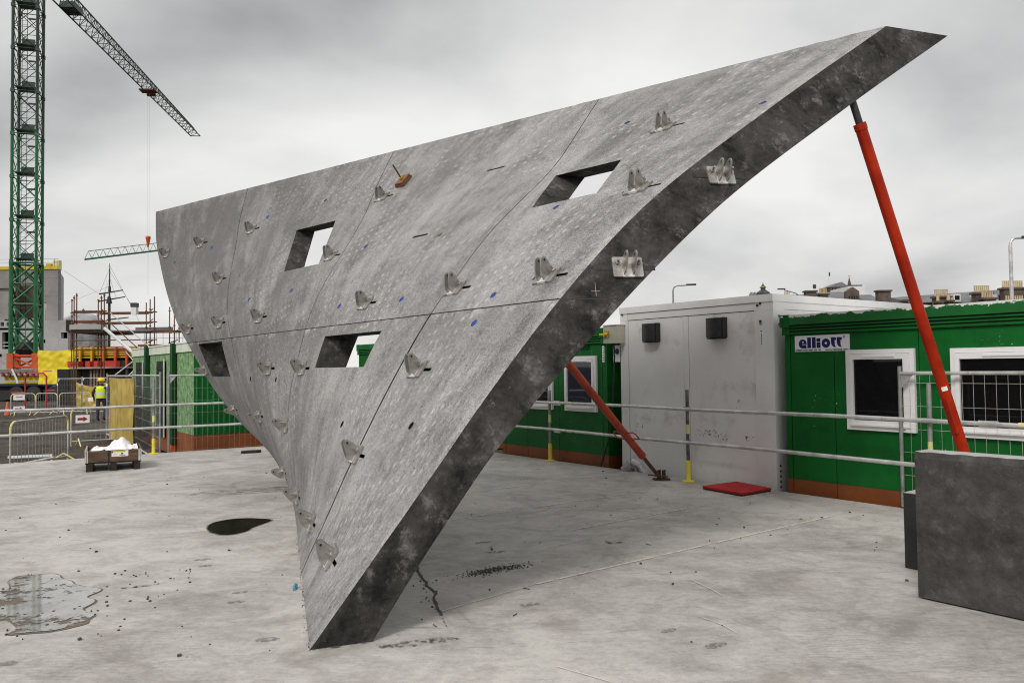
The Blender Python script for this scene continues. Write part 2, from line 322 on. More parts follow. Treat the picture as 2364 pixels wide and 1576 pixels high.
MT['crate_red'] = worn("red_formwork_box", (0.40, 0.022, 0.012), (0.50, 0.035, 0.018), 2, 0.6)
MT['hoard_black'] = worn("black_shuttering", (0.006, 0.006, 0.006), (0.014, 0.013, 0.012), 1, 0.8)
MT['truck_blue'] = worn("dark_blue_truck_paint", (0.004, 0.006, 0.030), (0.008, 0.010, 0.045), 1, 0.4)
MT['red_tube'] = worn("red_tube_paint", (0.30, 0.012, 0.012), (0.40, 0.02, 0.02), 4, 0.5)
MT['hivis'] = worn("hi_vis_yellow", (0.55, 0.72, 0.010), (0.66, 0.85, 0.02), 4, 0.7)
MT['reflective'] = worn("reflective_tape", (0.55, 0.55, 0.56), (0.66, 0.66, 0.67), 6, 0.4)
MT['cloth_dark'] = worn("dark_work_clothes", (0.010, 0.010, 0.014), (0.022, 0.022, 0.03), 6, 0.9)
MT['denim'] = worn("dark_trousers", (0.018, 0.02, 0.026), (0.035, 0.037, 0.045), 6, 0.9)
MT['skin'] = worn("skin", (0.40, 0.22, 0.15), (0.48, 0.28, 0.20), 8, 0.6)
MT['helmet'] = worn("yellow_hard_hat", (0.74, 0.50, 0.01), (0.80, 0.56, 0.015), 3, 0.35, bump=0.01)
MT['dome'] = worn("silver_dome_sheet", (0.13, 0.133, 0.14), (0.36, 0.365, 0.38), 0.5, 0.45, 0.2)
MT['mast_black'] = worn("black_ship_spar", (0.010, 0.010, 0.011), (0.022, 0.021, 0.02), 1, 0.6)
MT['stone_brown'] = worn("brown_tenement_stone", (0.060, 0.045, 0.034), (0.14, 0.11, 0.085), 0.6, 0.9, grime=(0.035, 0.027, 0.022), gscale=1.2, gamt=(0.52, 0.72))
MT['stone_pale'] = worn("pale_rubble_stone", (0.22, 0.19, 0.155), (0.33, 0.29, 0.24), 0.8, 0.9)
MT['slate'] = worn("grey_roof_slate", (0.085, 0.085, 0.09), (0.15, 0.15, 0.155), 0.7, 0.6)
MT['pot'] = worn("clay_chimney_pot", (0.40, 0.30, 0.16), (0.56, 0.46, 0.30), 1.5, 0.8)
MT['far_white'] = worn("white_render", (0.62, 0.62, 0.62), (0.72, 0.72, 0.72), 0.4, 0.8)
MT['gold'] = worn("gilt", (0.40, 0.28, 0.05), (0.55, 0.40, 0.08), 2, 0.4, 0.5)
MT['lead'] = worn("dark_lead", (0.035, 0.037, 0.042), (0.07, 0.072, 0.08), 1, 0.5)
MT['foil'] = worn("foil_lagging", (0.55, 0.55, 0.55), (0.75, 0.75, 0.75), 30, 0.25, 0.8, bump=0.8)
MT['cone'] = worn("orange_cone", (0.50, 0.10, 0.02), (0.60, 0.13, 0.025), 4, 0.6)

# ------------------------------------------------------------------ mesh helpers
class MB:
    """collects shapes into one mesh"""
    def __init__(s): s.v = []; s.f = []; s.mi = []; s.cur = 0
    def add(s, vs, fs):
        o = len(s.v); s.v += [Vector(p) for p in vs]
        s.f += [tuple(i + o for i in f) for f in fs]; s.mi += [s.cur] * len(fs); return s
    def hexa(s, p):            # p: 4 bottom (ccw) + 4 top
        return s.add(p, [(3, 2, 1, 0), (4, 5, 6, 7), (0, 1, 5, 4), (1, 2, 6, 5), (2, 3, 7, 6), (3, 0, 4, 7)])
    def box(s, c, d, rz=0.0, M=None):
        x, y, z = d[0] / 2, d[1] / 2, d[2] / 2
        p = [Vector(q) for q in ((-x, -y, -z), (x, -y, -z), (x, y, -z), (-x, y, -z), (-x, -y, z), (x, -y, z), (x, y, z), (-x, y, z))]
        if M is None: M = Matrix.Rotation(rz, 3, 'Z')
        return s.hexa([M @ q + Vector(c) for q in p])
    def bbox(s, a, b): return s.box([(a[i] + b[i]) / 2 for i in range(3)], [abs(b[i] - a[i]) for i in range(3)])
    def cbox(s, c, d, ch, M=None):   # box with bevelled vertical-edge outline (chamfer in local xy)
        x, y, z = d[0] / 2, d[1] / 2, d[2] / 2
        pr = [(-x + ch, -y), (x - ch, -y), (x, -y + ch), (x, y - ch), (x - ch, y), (-x + ch, y), (-x, y - ch), (-x, -y + ch)]
        return s.prism([(a, b, -z) for a, b in pr], (0, 0, 2 * z), c, M)
    def prism(s, pts, ext, c=(0, 0, 0), M=None):
        M = M or Matrix.Identity(3); e = Vector(ext); c = Vector(c); n = len(pts)
        a = [M @ Vector(p) + c for p in pts]; b = [M @ (Vector(p) + e) + c for p in pts]
        return s.add(a + b, [tuple(reversed(range(n))), tuple(range(n, 2 * n))] + [(i, (i + 1) % n, n + (i + 1) % n, n + i) for i in range(n)])
    def tube(s, p, q, r, n=8, r2=None, cap=True):
        p = Vector(p); q = Vector(q); d = q - p
        if d.length < 1e-6: return s
        d.normalize(); a = d.orthogonal().normalized(); b = d.cross(a); r2 = r if r2 is None else r2
        vs = [p + (a * math.cos(t) + b * math.sin(t)) * r for t in (2 * math.pi * i / n for i in range(n))]
        vs += [q + (a * math.cos(t) + b * math.sin(t)) * r2 for t in (2 * math.pi * i / n for i in range(n))]
        fs = [(i, (i + 1) % n, n + (i + 1) % n, n + i) for i in range(n)]
        if cap: fs += [tuple(reversed(range(n))), tuple(range(n, 2 * n))]
        return s.add(vs, fs)
    def path(s, pts, r, n=6):
        for a, b in zip(pts, pts[1:]): s.tube(a, b, r, n)
        return s
    def lathe(s, prof, c, n=16, M=None):
        M = M or Matrix.Identity(3); c = Vector(c); vs = []; fs = []
        for r, z in prof: vs += [M @ Vector((r * math.cos(2 * math.pi * i / n), r * math.sin(2 * math.pi * i / n), z)) + c for i in range(n)]
        for k in range(len(prof) - 1):
            fs += [(k * n + i, k * n + (i + 1) % n, (k + 1) * n + (i + 1) % n, (k + 1) * n + i) for i in range(n)]
        fs += [tuple(reversed(range(n))), tuple(range((len(prof) - 1) * n, len(prof) * n))]
        return s.add(vs, fs)
    def mesh(s, name, mats, origin=(0, 0, 0), smooth=False):
        o = Vector(origin); me = bpy.data.meshes.new(name)
        me.from_pydata([v - o for v in s.v], [], s.f)
        for m in (mats if isinstance(mats, (list, tuple)) else [mats]): me.materials.append(MT[m] if isinstance(m, str) else m)
        me.polygons.foreach_set("material_index", s.mi)
        if smooth: me.polygons.foreach_set("use_smooth", [True] * len(me.polygons))
        me.update(); return me

def wloc(o):
    v = Vector(o.location)
    while o.parent: o = o.parent; v += o.location
    return v
def tag(o, label=None, cat=None, group=None, kind=None):
    if label: o['label'] = label
    if cat: o['category'] = cat
    if group: o['group'] = group
    if kind: o['kind'] = kind
    return o
def thing(name, label, cat, loc=(0, 0, 0), group=None, rz=0.0):
    o = bpy.data.objects.new(name, None); COL.objects.link(o); o.location = loc; o.rotation_euler = (0, 0, rz); o.empty_display_size = 0.2
    return tag(o, label, cat, group)
def part(name, mb, mat, parent=None, local=False, smooth=False, kind=None, label=None):
    """mb holds world coordinates unless local"""
    o_ = wloc(parent) if (parent and not local) else (0, 0, 0)
    o = bpy.data.objects.new(name, mb.mesh(name, mat, o_, smooth)); COL.objects.link(o)
    if parent: o.parent = parent
    return tag(o, label, None, None, kind)
def single(name, mb, mat, label, cat, origin, group=None, kind=None, smooth=False):
    o = bpy.data.objects.new(name, mb.mesh(name, mat, origin, smooth)); COL.objects.link(o); o.location = origin
    return tag(o, label, cat, group, kind)
def smooth_by_angle(o, deg=35):
    me = o.data; me.polygons.foreach_set("use_smooth", [True] * len(me.polygons))
    bm = bmesh.new(); bm.from_mesh(me)
    for e in bm.edges:
        if len(e.link_faces) == 2 and e.calc_face_angle(0) > math.radians(deg): e.smooth = False
        if len(e.link_faces) != 2: e.smooth = False
    bm.to_mesh(me); bm.free(); return o
def copy_tree(o, parent=None):
    c = o.copy(); COL.objects.link(c)
    if parent: c.parent = parent
    for ch in list(o.children): copy_tree(ch, c)
    return c
def text_mesh(txt, size, mat, M, name, parent, thick=0.001, align='LEFT', bold=0.0, width=None):
    cu = bpy.data.curves.new(name, 'FONT'); cu.body = txt; cu.size = size; cu.extrude = thick; cu.align_x = align; cu.offset = bold
    tmp = bpy.data.objects.new(name, cu); COL.objects.link(tmp)
    dg = bpy.context.evaluated_depsgraph_get(); me = bpy.data.meshes.new_from_object(tmp.evaluated_get(dg)); bpy.data.objects.remove(tmp)
    if width:
        xs = [v.co.x for v in me.vertices]; k = width / max(max(xs) - min(xs), 1e-6)
        for v in me.vertices: v.co.x *= k
    me.materials.clear(); me.materials.append(MT[mat])
    me.transform(M); o = bpy.data.objects.new(name, me); COL.objects.link(o)
    if parent:
        o.parent = parent; me.transform(Matrix.Translation(-wloc(parent)))
    return o

# ------------------------------------------------------------------ ground and slab
D1 = Vector((0.8136, 0.5814, 0)); N1 = Vector((-0.5814, 0.8136, 0))      # left slab edge: along / outward
D2 = Vector((0.5937, -0.8047, 0)); N2 = Vector((0.8047, 0.5937, 0))      # right slab edge: along / outward
L0 = Vector((-9.431, 14.700, 0)); E0 = Vector((-0.296, 15.514, 0))
_k = ((E0 - L0).x * D2.y - (E0 - L0).y * D2.x) / (D1.x * D2.y - D1.y * D2.x)
CORNER = L0 + D1 * _k
mb = MB(); mb.prism([L0 - D1 * 16, Vector((-20, -14, 0)), Vector((17, -14, 0)), E0 + D2 * 24, CORNER], (0, 0, -0.34))
o = part("concrete_slab_floor", mb, 'slab', kind='structure')
mb = MB(); mb.add([(-3000, -3000, -0.37), (3000, -3000, -0.37), (3000, 3000, -0.37), (-3000, 3000, -0.37)], [(0, 1, 2, 3)])
part("ground", mb, 'mud', kind='structure')
# churned mud of the yard on the left, a fine uneven sheet
from mathutils import noise as mnoise
mb = MB(); nx, ny = 150, 170
for j in range(ny + 1):
    for i in range(nx + 1):
        x = -30 + 27 * i / nx; y = 14.5 + 36 * (j / ny) ** 1.25
        h = mnoise.fractal((x * 0.8, y * 0.8, 2.0), 1.0, 2.1, 5) * 0.07 + mnoise.noise((x * 3.3, y * 3.3, 5)) * 0.07
        mb.v.append(Vector((x, y, -0.355 + max(h, -0.012))))
w_ = nx + 1
mb.f = [(j * w_ + i, j * w_ + i + 1, (j + 1) * w_ + i + 1, (j + 1) * w_ + i) for j in range(ny) for i in range(nx)]; mb.mi = [0] * len(mb.f)
part("mud_ground", mb, 'mud', kind='structure', smooth=True)

# ------------------------------------------------------------------ the leaning cast concrete wall
def curve(knots):
    """monotone-ish cubic through (z, a, b...) knots"""
    zs = [k[0] for k in knots]
    def f(z):
        z = min(max(z, zs[0]), zs[-1]); i = 0
        while i < len(zs) - 2 and z > zs[i + 1]: i += 1
        h = zs[i + 1] - zs[i]; t = (z - zs[i]) / h; r = []
        for c in range(1, len(knots[0])):
            p = [k[c] for k in knots]
            def m(j):
                if j == 0: return (p[1] - p[0]) / (zs[1] - zs[0])
                if j == len(zs) - 1: return (p[-1] - p[-2]) / (zs[-1] - zs[-2])
                a = (p[j] - p[j - 1]) / (zs[j] - zs[j - 1]); b = (p[j + 1] - p[j]) / (zs[j + 1] - zs[j])
                return 0 if a * b <= 0 else 2 * a * b / (a + b)
            m0, m1 = m(i) * h, m(i + 1) * h
            r.append((2*t**3 - 3*t*t + 1) * p[i] + (t**3 - 2*t*t + t) * m0 + (-2*t**3 + 3*t*t) * p[i + 1] + (t**3 - t*t) * m1)
        return r
    return f
ZT, ZS = 4.80, 2.129
near = curve([(0.0, -1.224, 4.758), (0.983, -0.517, 5.145), (1.416, -0.213, 5.312), (2.129, 0.334, 5.612), (2.838, 0.985, 5.969), (3.818, 2.203, 6.637), (4.8, 3.528, 7.363)])
far_ = curve([(0.0, -3.35, 12.1), (0.48, -3.879, 12.438), (0.861, -4.388, 12.763), (1.406, -4.943, 13.117), (2.129, -5.493, 13.468), (2.848, -6.214, 14.498), (3.595, -6.686, 15.173), (4.388, -6.989, 15.607), (4.8, -6.992, 15.61)])
thick_n = curve([(0, .354, .136), (.55, .315, .125), (.95, .31, .11), (1.4, .365, .09), (1.75, .425, .08), (2.129, .484, .07), (2.9, .59, .12), (4.8, .723, .246)])
thick_f = curve([(0, .36, .12), (2.129, .36, .26), (4.8, .32, .38)])
def wall_pt(u, z, t=0.0):
    a, b = near(z), far_(z); p = Vector((a[0] + (b[0] - a[0]) * u, a[1] + (b[1] - a[1]) * u, z))
    if t:
        c, d = thick_n(z), thick_f(z); k = 0.80 if z < 2.13 else max(0.50, 0.80 - (z - 2.13) * 0.30)
        t *= k + (1 - k) * math.exp(-u / 0.025); p += Vector((c[0] + (d[0] - c[0]) * u, c[1] + (d[1] - c[1]) * u, 0)) * t
    return p
def wall_frame(u, z):
    """right-pointing horizontal, up-slope, outward normal"""
    x = (wall_pt(u - 0.02, z) - wall_pt(u + 0.02, z)).normalized()
    y = wall_pt(u, min(z + 0.05, ZT)) - wall_pt(u, z - 0.05); y = (y - x * y.dot(x)).normalized()
    return x, y, x.cross(y)
def length(z): return (wall_pt(1, z) - wall_pt(0, z)).length
def slope_len(u, z):
    return (wall_pt(u, z) - wall_pt(u, 0)).length
WALL = thing("concrete_wall", "leaning ship-bow shaped grey concrete wall panel studded with steel brackets", "concrete wall", (-1.224, 4.758, 0))
jC = curve([(0, .24), (.395, .215), (1.364, .185), (2.129, .18), (2.6, .173), (3.39, .176), (4.8, .234)])
jB = curve([(0, .53), (.85, .5126), (1.79, .480), (2.129, .472), (3.13, .442), (4.8, .494)])
jA = curve([(0, .78), (2.129, .757), (3.44, .747), (4.8, .766)])
EDGES = [lambda z: [0.0], jC, jB, jA, lambda z: [1.0]]
WINS = {(0, 1): [(.0757, .1454, .0968, .164, 3.14, 3.55)], (2, 1): [(.4885, .577, .5105, .594, 3.02, 3.717)],
        (1, 0): [(.269, .4126, .264, .4063, 1.673, 2.017)], (3, 0): [(.815, .946, .806, .9365, 1.566, 2.094)]}
BRACKETS = [(.970, 3.90), (.8562, 3.93), (.7147, 3.95), (.4411, 3.934), (.4667, 3.10), (.7813, 3.14), (.6301, 2.37), (.7918, 2.38), (.3288, 2.338),
            (.9498, 2.366), (.976, 1.678), (.5954, 1.677), (.4566, 1.67), (.163, 2.35), (.038, 2.332), (.0929, 3.902), (.0287, 3.069), (.1428, 1.642),
            (.1918, .951), (.5193, 1.022), (.6968, 1.051), (.9209, 1.058), (.66, .40), (.4672, .342), (.2883, .324), (.1146, .312)]
PLUGS = [(.6839, 4.121), (.8211, 3.793), (.9457, 3.677), (.3964, 3.128), (.5374, 2.691), (.671, 2.681), (.3919, 2.356), (.2536, 2.326), (.5618, 4.156),
         (.2587, 3.04), (.1102, 3.071), (.0945, 2.235), (.1501, 4.171), (.0135, 3.905), (.0943, 2.003)]
HOLES = [(.2706, 1.151), (.0935, 1.226), (.5624, 1.538), (.6945, 1.542)]
def panel(ci, row):
    z0, z1 = ((0.0, ZS), (ZS, ZT))[row]
    nu, nz = 30, 30
    eL = EDGES[ci + 1]; eR = EDGES[ci]           # larger u is further left in the picture
    ext = {'R': ci == 0, 'L': ci == 3, 'T': row == 1, 'B': row == 0}
    def gap(side):
        if ext[side]: return 0.011
        if row == 0 and ((side == 'L' and ci == 0) or (side == 'R' and ci == 1)): return 0.015
        return 0.0045 if side in 'TB' else 0.0065
    def P(i, j, inset, t):
        fz = j / nz; z = z0 + (z1 - z0) * fz
        fu = i / nu
        if inset:
            if j == 0: z += (gap('B') if inset == 1 else (0 if ext['B'] else 0.0006))
            if j == nz: z -= (gap('T') if inset == 1 else (0 if ext['T'] else 0.0006))
        uR, uL = eR(z)[0], eL(z)[0]
        if inset:
            ln = length(z)
            if i == 0: uR += (gap('R') if inset == 1 else (0 if ext['R'] else 0.0006)) / ln
            if i == nu: uL -= (gap('L') if inset == 1 else (0 if ext['L'] else 0.0006)) / ln
        u = uR + (uL - uR) * fu
        p = wall_pt(u, z, t)
        # slight unevenness of cast edges
        if inset == 2 and t < 0.1:
            r = mnoise.noise((p.x * 9, p.y * 9, p.z * 9)) * 0.005 + max(0, mnoise.noise((p.x * 23, p.y * 23, p.z * 23)) - .25) * 0.022
            p += Vector((r, r * 0.5, r)) if ((ext['R'] and i == 0) or (ext['T'] and j == nz)) else Vector((0, 0, 0))
        return p, (u, z)
    V = []; UV = []; F = []; MI = []
    def grid(inset, t):
        o = len(V)
        for j in range(nz + 1):
            for i in range(nu + 1):
                p, q = P(i, j, inset, t); V.append(p); UV.append(q)
        return o
    f = grid(1, 0.0); b = grid(2, 1.0); W = nu + 1
    for j in range(nz):
        for i in range(nu):
            a = f + j * W + i; F.append((a, a + W, a + W + 1, a + 1)); MI.append(0)
            a = b + j * W + i; F.append((a, a + 1, a + W + 1, a + W)); MI.append(0)
    ring = [(i, 0) for i in range(nu)] + [(nu, j) for j in range(nz)] + [(i, nz) for i in range(nu, 0, -1)] + [(0, j) for j in range(nz, 0, -1)]
    def ringv(inset, t, tt):
        o = len(V)
        for i, j in ring:
            onext = (i == 0 and ext['R']) or (i == nu and ext['L']) or (j == nz and ext['T']) or (j == 0 and ext['B'])
            p, q = P(i, j, 2 if (onext and inset == 1) else inset, tt if onext else t); V.append(p); UV.append(q)
        return o
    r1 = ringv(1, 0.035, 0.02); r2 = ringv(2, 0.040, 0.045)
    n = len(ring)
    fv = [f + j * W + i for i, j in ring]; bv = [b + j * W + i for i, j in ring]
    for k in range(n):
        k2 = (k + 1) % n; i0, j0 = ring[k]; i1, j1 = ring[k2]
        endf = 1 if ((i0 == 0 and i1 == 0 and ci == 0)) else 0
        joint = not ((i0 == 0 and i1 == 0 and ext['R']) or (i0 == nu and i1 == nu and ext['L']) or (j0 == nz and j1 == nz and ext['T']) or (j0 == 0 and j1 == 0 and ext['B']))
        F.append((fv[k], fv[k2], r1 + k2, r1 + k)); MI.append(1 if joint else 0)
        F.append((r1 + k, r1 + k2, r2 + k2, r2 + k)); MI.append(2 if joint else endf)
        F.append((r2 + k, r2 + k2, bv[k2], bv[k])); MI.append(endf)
    me = bpy.data.meshes.new("concrete_panel"); me.from_pydata([tuple(v) for v in V], [], F)
    uvl = me.uv_layers.new(name="UVMap")
    for lp in me.loops:
        u, z = UV[lp.vertex_index]; uvl.data[lp.index].uv = (u * 9.8, slope_len(0.4, z))
    me.polygons.foreach_set("material_index", MI)
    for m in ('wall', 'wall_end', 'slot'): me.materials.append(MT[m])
    bm = bmesh.new(); bm.from_mesh(me); bmesh.ops.recalc_face_normals(bm, faces=bm.faces); bm.to_mesh(me); bm.free()
    ob = bpy.data.objects.new("concrete_panel", me); COL.objects.link(ob)
    # cutters: windows right through, shallow anchor slots, plug pockets, tie holes
    mb = MB()
    inside = lambda u, z: z0 <= z < z1 and eR(z)[0] <= u < eL(z)[0]
    for (rb, lb, rt, lt, za, zb) in WINS.get((ci, row), []):
        mb.cur = 1; pts = []  # reveals take the dark end concrete, their shade put into the colour
        for t in (-0.5, 1.5):
            pts += [wall_pt(rb, za, t), wall_pt(lb, za, t), wall_pt(lt, zb, t), wall_pt(rt, zb, t)]
        mb.hexa(pts)
    mb.cur = 2
    sl = [(u, z, 0.235 if u > 0.5 else 0.22) for u, z in BRACKETS] + [(.2758, 3.935, .155), (.2992, 3.104, .155)]
    for u, z, hw in sl:
        if not inside(u, z) or u > 0.965: continue
        x, y, nn = wall_frame(u, z); c = wall_pt(u, z) + x * 0.035
        mb.box(c, (2 * hw * 0.9, 0.030, 0.07), M=Matrix((x, y, nn)).transposed())
    for u, z in HOLES:
        if inside(u, z):
            x, y, nn = wall_frame(u, z); c = wall_pt(u, z); mb.tube(c + nn * 0.05, c - nn * 0.10, 0.033, 14)
    for u, z in PLUGS:
        if inside(u, z):
            x, y, nn = wall_frame(u, z); c = wall_pt(u, z); mb.tube(c + nn * 0.05, c - nn * 0.02, 0.034, 14)
    if mb.v:
        cm = mb.mesh("cutter", ('wall', 'wall_end', 'slot')); bm = bmesh.new(); bm.from_mesh(cm); bmesh.ops.recalc_face_normals(bm, faces=bm.faces); bm.to_mesh(cm); bm.free()
        co = bpy.data.objects.new("cutter", cm); COL.objects.link(co)
        md = ob.modifiers.new("cut", 'BOOLEAN'); md.operation = 'DIFFERENCE'; md.solver = 'EXACT'; md.object = co
        dg = bpy.context.evaluated_depsgraph_get(); nm = bpy.data.meshes.new_from_object(ob.evaluated_get(dg))
        ob.modifiers.clear(); ob.data = nm; bpy.data.objects.remove(co); nm.name = "concrete_panel"
    ob.data.transform(Matrix.Translation(-Vector(WALL.location))); ob.parent = WALL
    smooth_by_angle(ob, 30); return ob
PANELS = {(ci, row): panel(ci, row) for row in (0, 1) for ci in range(4)}

# brackets: bolted clevis plates over the cast-in slots
def fin_mesh():
    pr = [(-.064, .008), (.062, .008), (.074, .118), (.068, .133), (.055, .141), (.038, .141), (.022, .133), (-.060, .056)]
    mb = MB(); mb.prism([(-.006, a, b) for a, b in pr], (.012, 0, 0))
    mb.cur = 1
    for s in (-1, 1): mb.tube((s * .0062, .048, .114), (s * .0072, .048, .114), .010, 10)
    return mb.mesh("fin", ('stainless', 'slot'))
def bolt_mesh():
    mb = MB(); R = Matrix.Rotation(math.radians(38), 3, 'Z')
    mb.box((0, 0, .010), (.055, .055, .006), M=R); mb.lathe([(.021, .013), (.021, .016), (.021, .031), (.018, .034)], (0, 0, 0), 6); mb.tube((0, 0, .034), (0, 0, .070), .0095, 8)
    return mb.mesh("bolt", 'stainless')
def plate_mesh():
    mb = MB(); mb.cbox((0, 0, 0), (.225, .158, .016), .008)
    mb.cur = 1
    for s in (-1, 1): mb.box((s * .072, -.028, .0072), (.018, .052, .001))
    return mb.mesh("anchor_bracket", ('stainless', 'slot'))
stripe = MB(); stripe.box((0, -.048, .0082), (.085, .058, .003)); stripe.box((0, -.0785, 0), (.085, .003, .012)); stripe_me = stripe.mesh("weld_strip", 'stainless_bright')
fin_me, bolt_me, plate_me = fin_mesh(), bolt_mesh(), plate_mesh()
def child(name, me, parent, loc=(0, 0, 0)):
    o = bpy.data.objects.new(name, me); COL.objects.link(o); o.parent = parent; o.location = loc; return o
def bracket(M4, twist=0.0):
    o = bpy.data.objects.new("anchor_bracket", plate_me); COL.objects.link(o); o.parent = WALL
    M4 = M4 @ Matrix.Rotation(twist, 4, 'Z'); M4.translation -= Vector(WALL.location); o.matrix_basis = M4
    child("fin", fin_me, o, (-.034, 0, 0)); child("fin", fin_me, o, (.034, 0, 0))
    child("bolt", bolt_me, o, (-.078, .030, 0)); child("bolt", bolt_me, o, (.078, .030, 0))
    child("weld_strip", stripe_me, o)
    return o
rb = random.Random(3)
for u, z in BRACKETS:
    x, y, nn = wall_frame(u, z); M4 = Matrix((x, y, nn)).transposed().to_4x4(); M4.translation = wall_pt(u, z) + nn * 0.0095
    bracket(M4, rb.uniform(-.05, .05))
# two more on the dark stop end, with their slots
def end_pt(w, z):
    a, c = near(z), thick_n(z); return Vector((a[0] + c[0] * w, a[1] + c[1] * w, z))
for w, z in ((.55, 3.13), (.60, 2.36)):
    x = (end_pt(.9, z) - end_pt(.1, z)).normalized(); y = end_pt(w, z + .06) - end_pt(w, z - .06); y = (y - x * y.dot(x)).normalized(); nn = x.cross(y)
    R = Matrix((x, y, nn)).transposed(); c = end_pt(w, z)
    mb = MB(); mb.box(c + nn * .002 - x * .01, (.44, .038, .006), M=R); part("anchor_slot", mb, 'slot', WALL)
    M4 = R.to_4x4(); M4.translation = c + nn * .014; bracket(M4, 0)
def end_frame(w, z):
    x = (end_pt(.95, z) - end_pt(.05, z)).normalized(); y = end_pt(w, z + .06) - end_pt(w, z - .06); y = (y - x * y.dot(x)).normalized(); return x, y, x.cross(y)
mb = MB()
for k in range(16):
    w0, w1 = .01 + .98 * k / 16, .01 + .98 * (k + 1) / 16; x, y, nn = end_frame(.5, 2.129); j = mnoise.noise((k * .8, 3, 1)) * .006
    a, b = end_pt(w0, 2.129), end_pt(w1, 2.129); h = .004 + .003 * abs(mnoise.noise((k * 1.3, 1, 2)))
    mb.box((a + b) / 2 + y * j + nn * .0006, ((b - a).length * 1.02, 2 * h, .002), M=Matrix((x, y, nn)).transposed())
part("joint_line", mb, 'slot', WALL)
x, y, nn = end_frame(.5, 2.19); c = end_pt(.42, 2.20)
mb = MB(); mb.box(c + nn * .0012, (.004, .11, .0015), M=Matrix((x, y, nn)).transposed()); part("chalk_mark", mb, 'patch', WALL)
mb = MB(); mb.box(c + nn * .0014 - y * .015, (.065, .004, .0015), M=Matrix((x, y, nn)).transposed()); part("chalk_mark", mb, 'patch', WALL)
# blue plastic plugs sunk in their pockets
for u, z in PLUGS:
    x, y, nn = wall_frame(u, z); c = wall_pt(u, z); mb = MB(); mb.tube(c - nn * .03, c - nn * .004, .0325, 14); mb.cur = 1
    R = Matrix((x, y, nn)).transposed()
    mb.box(c - nn * .004, (.05, .008, .003), M=R); mb.box(c - nn * .0037, (.008, .05, .003), M=R)
    part("blue_plug", mb, ('blue', 'navy'), WALL)
# a ply packer with a threaded rod still fixed to the face
x, y, nn = wall_frame(.4198, 4.119); R = Matrix((x, y, nn)).transposed(); c = wall_pt(.4198, 4.119) + nn * .006
mb = MB(); mb.box(c + nn * .012, (.17, .21, .020), M=R); mb.box(c + nn * .038, (.155, .19, .028), M=R)
fp = part("formwork_plate", mb, 'ply', WALL); 
mb = MB(); q = c + nn * .05; mb.tube(q, q + nn * .03, .028, 8); part("wing_nut", mb, 'brass', fp)
mb = MB(); mb.tube(q + nn * .031, q + nn * .22 + y * .02, .011, 8); part("threaded_rod", mb, 'rust', fp)
# pale mortar patches round three plugs
for u, z, w, h in ((.5618, 4.165, .13, .24), (.2587, 3.055, .15, .20), (.1501, 4.165, .24, .13)):
    x, y, nn = wall_frame(u, z); c = wall_pt(u, z) + nn * .0005; R = Matrix((x, y, nn)).transposed(); mb = MB(); k = h / 2; j = w / 2; sk = .25 * h
    q = [(-j - .02, -k), (j, -k + .01), (j + .015, k), (-j, k - .015)]
    n_ = len(q); hole = [(.036 * math.cos(2 * math.pi * i / 12), .036 * math.sin(2 * math.pi * i / 12)) for i in range(12)]
    ring_ = [Vector((a, b, 0)) for a, b in q]; vs_ = [R @ (v_ + Vector((0, 0, .002))) + c for v_ in ring_] + [R @ Vector((a, b, .002)) + c for a, b in hole]
    fs_ = []
    for i, v_ in enumerate(((2, 0), (2, 1), (2, 2), (3, 3), (3, 4), (3, 5), (0, 6), (0, 7), (0, 8), (1, 9), (1, 10), (1, 11))): fs_.append((v_[0], 4 + (v_[1] + 1) % 12, 4 + v_[1]))
    fs_ += [(2, 3, 4 + 3), (3, 0, 4 + 6), (0, 1, 4 + 9), (1, 2, 4 + 0)]
    mb.add(vs_, fs_); part('mortar_patch', mb, 'patch', WALL)

# ------------------------------------------------------------------ red push-pull props behind the wall
def prop(name, label, top, base, r, mat, base_screw, top_screw, handle_at=None):
    top = Vector(top); base = Vector(base); d = (top - base); Lp = d.length; d.normalize()
    t = thing(name, label, "prop", tuple(base), "red steel props holding up the wall")
    a = base + d * base_screw; b = top - d * top_screw
    mb = MB(); mb.tube(a, b, r, 24); mb.tube(a, a + d * .05, r * 1.06, 24); mb.tube(b - d * .06, b, r * 1.10, 24)
    tu = part("tube", mb, mat, t); smooth_by_angle(tu, 40)
    mb = MB(); mb.tube(base + d * .10, a, r * .52, 16); s_ = part("base_screw", mb, 'rust', t); smooth_by_angle(s_, 40)
    mb = MB(); mb.tube(b, top, r * .62, 16); s_ = part("head_screw", mb, 'iron', t); smooth_by_angle(s_, 40)
    mb = MB(); mb.cbox((base.x, base.y, .012), (.24, .16, .020), .02); f = part("base_plate", mb, 'iron', t)
    mb = MB()
    for s in (-1, 1): mb.box((base.x + s * .035, base.y, .082), (.012, .085, .12), rz=math.atan2(d.y, d.x) + math.pi / 2)
    part("lug", mb, 'iron', t)
    h = d.cross(Vector((0, 0, 1))).normalized(); k = h.cross(d)
    mb = MB(); c = base + d * .11; mb.tube(c - h * .16, c + h * .17, .011, 8); part("locking_pin", mb, 'rust', t)
    if handle_at:
        c = base + d * handle_at
        for s in (-1, 1):
            mb = MB(); P = [c + h * s * r * .9 + d * .07, c + h * s * (r + .10) + d * .09, c + h * s * (r + .13) + d * .05, c + h * s * (r + .13) - d * .06, c + h * s * r * .9 - d * .09]
            mb.path(P, .009, 8)
            part("turning_handle", mb, mat, t)
    return t, d
P1, d1_ = prop("push_pull_prop", "long bright red steel prop beneath the raised tip of the wall", (2.990, 6.951, 4.075), (4.40, 7.40, 0), .050, 'red_prop', .5, .33)
c = Vector(P1.location) + d1_ * 1.24
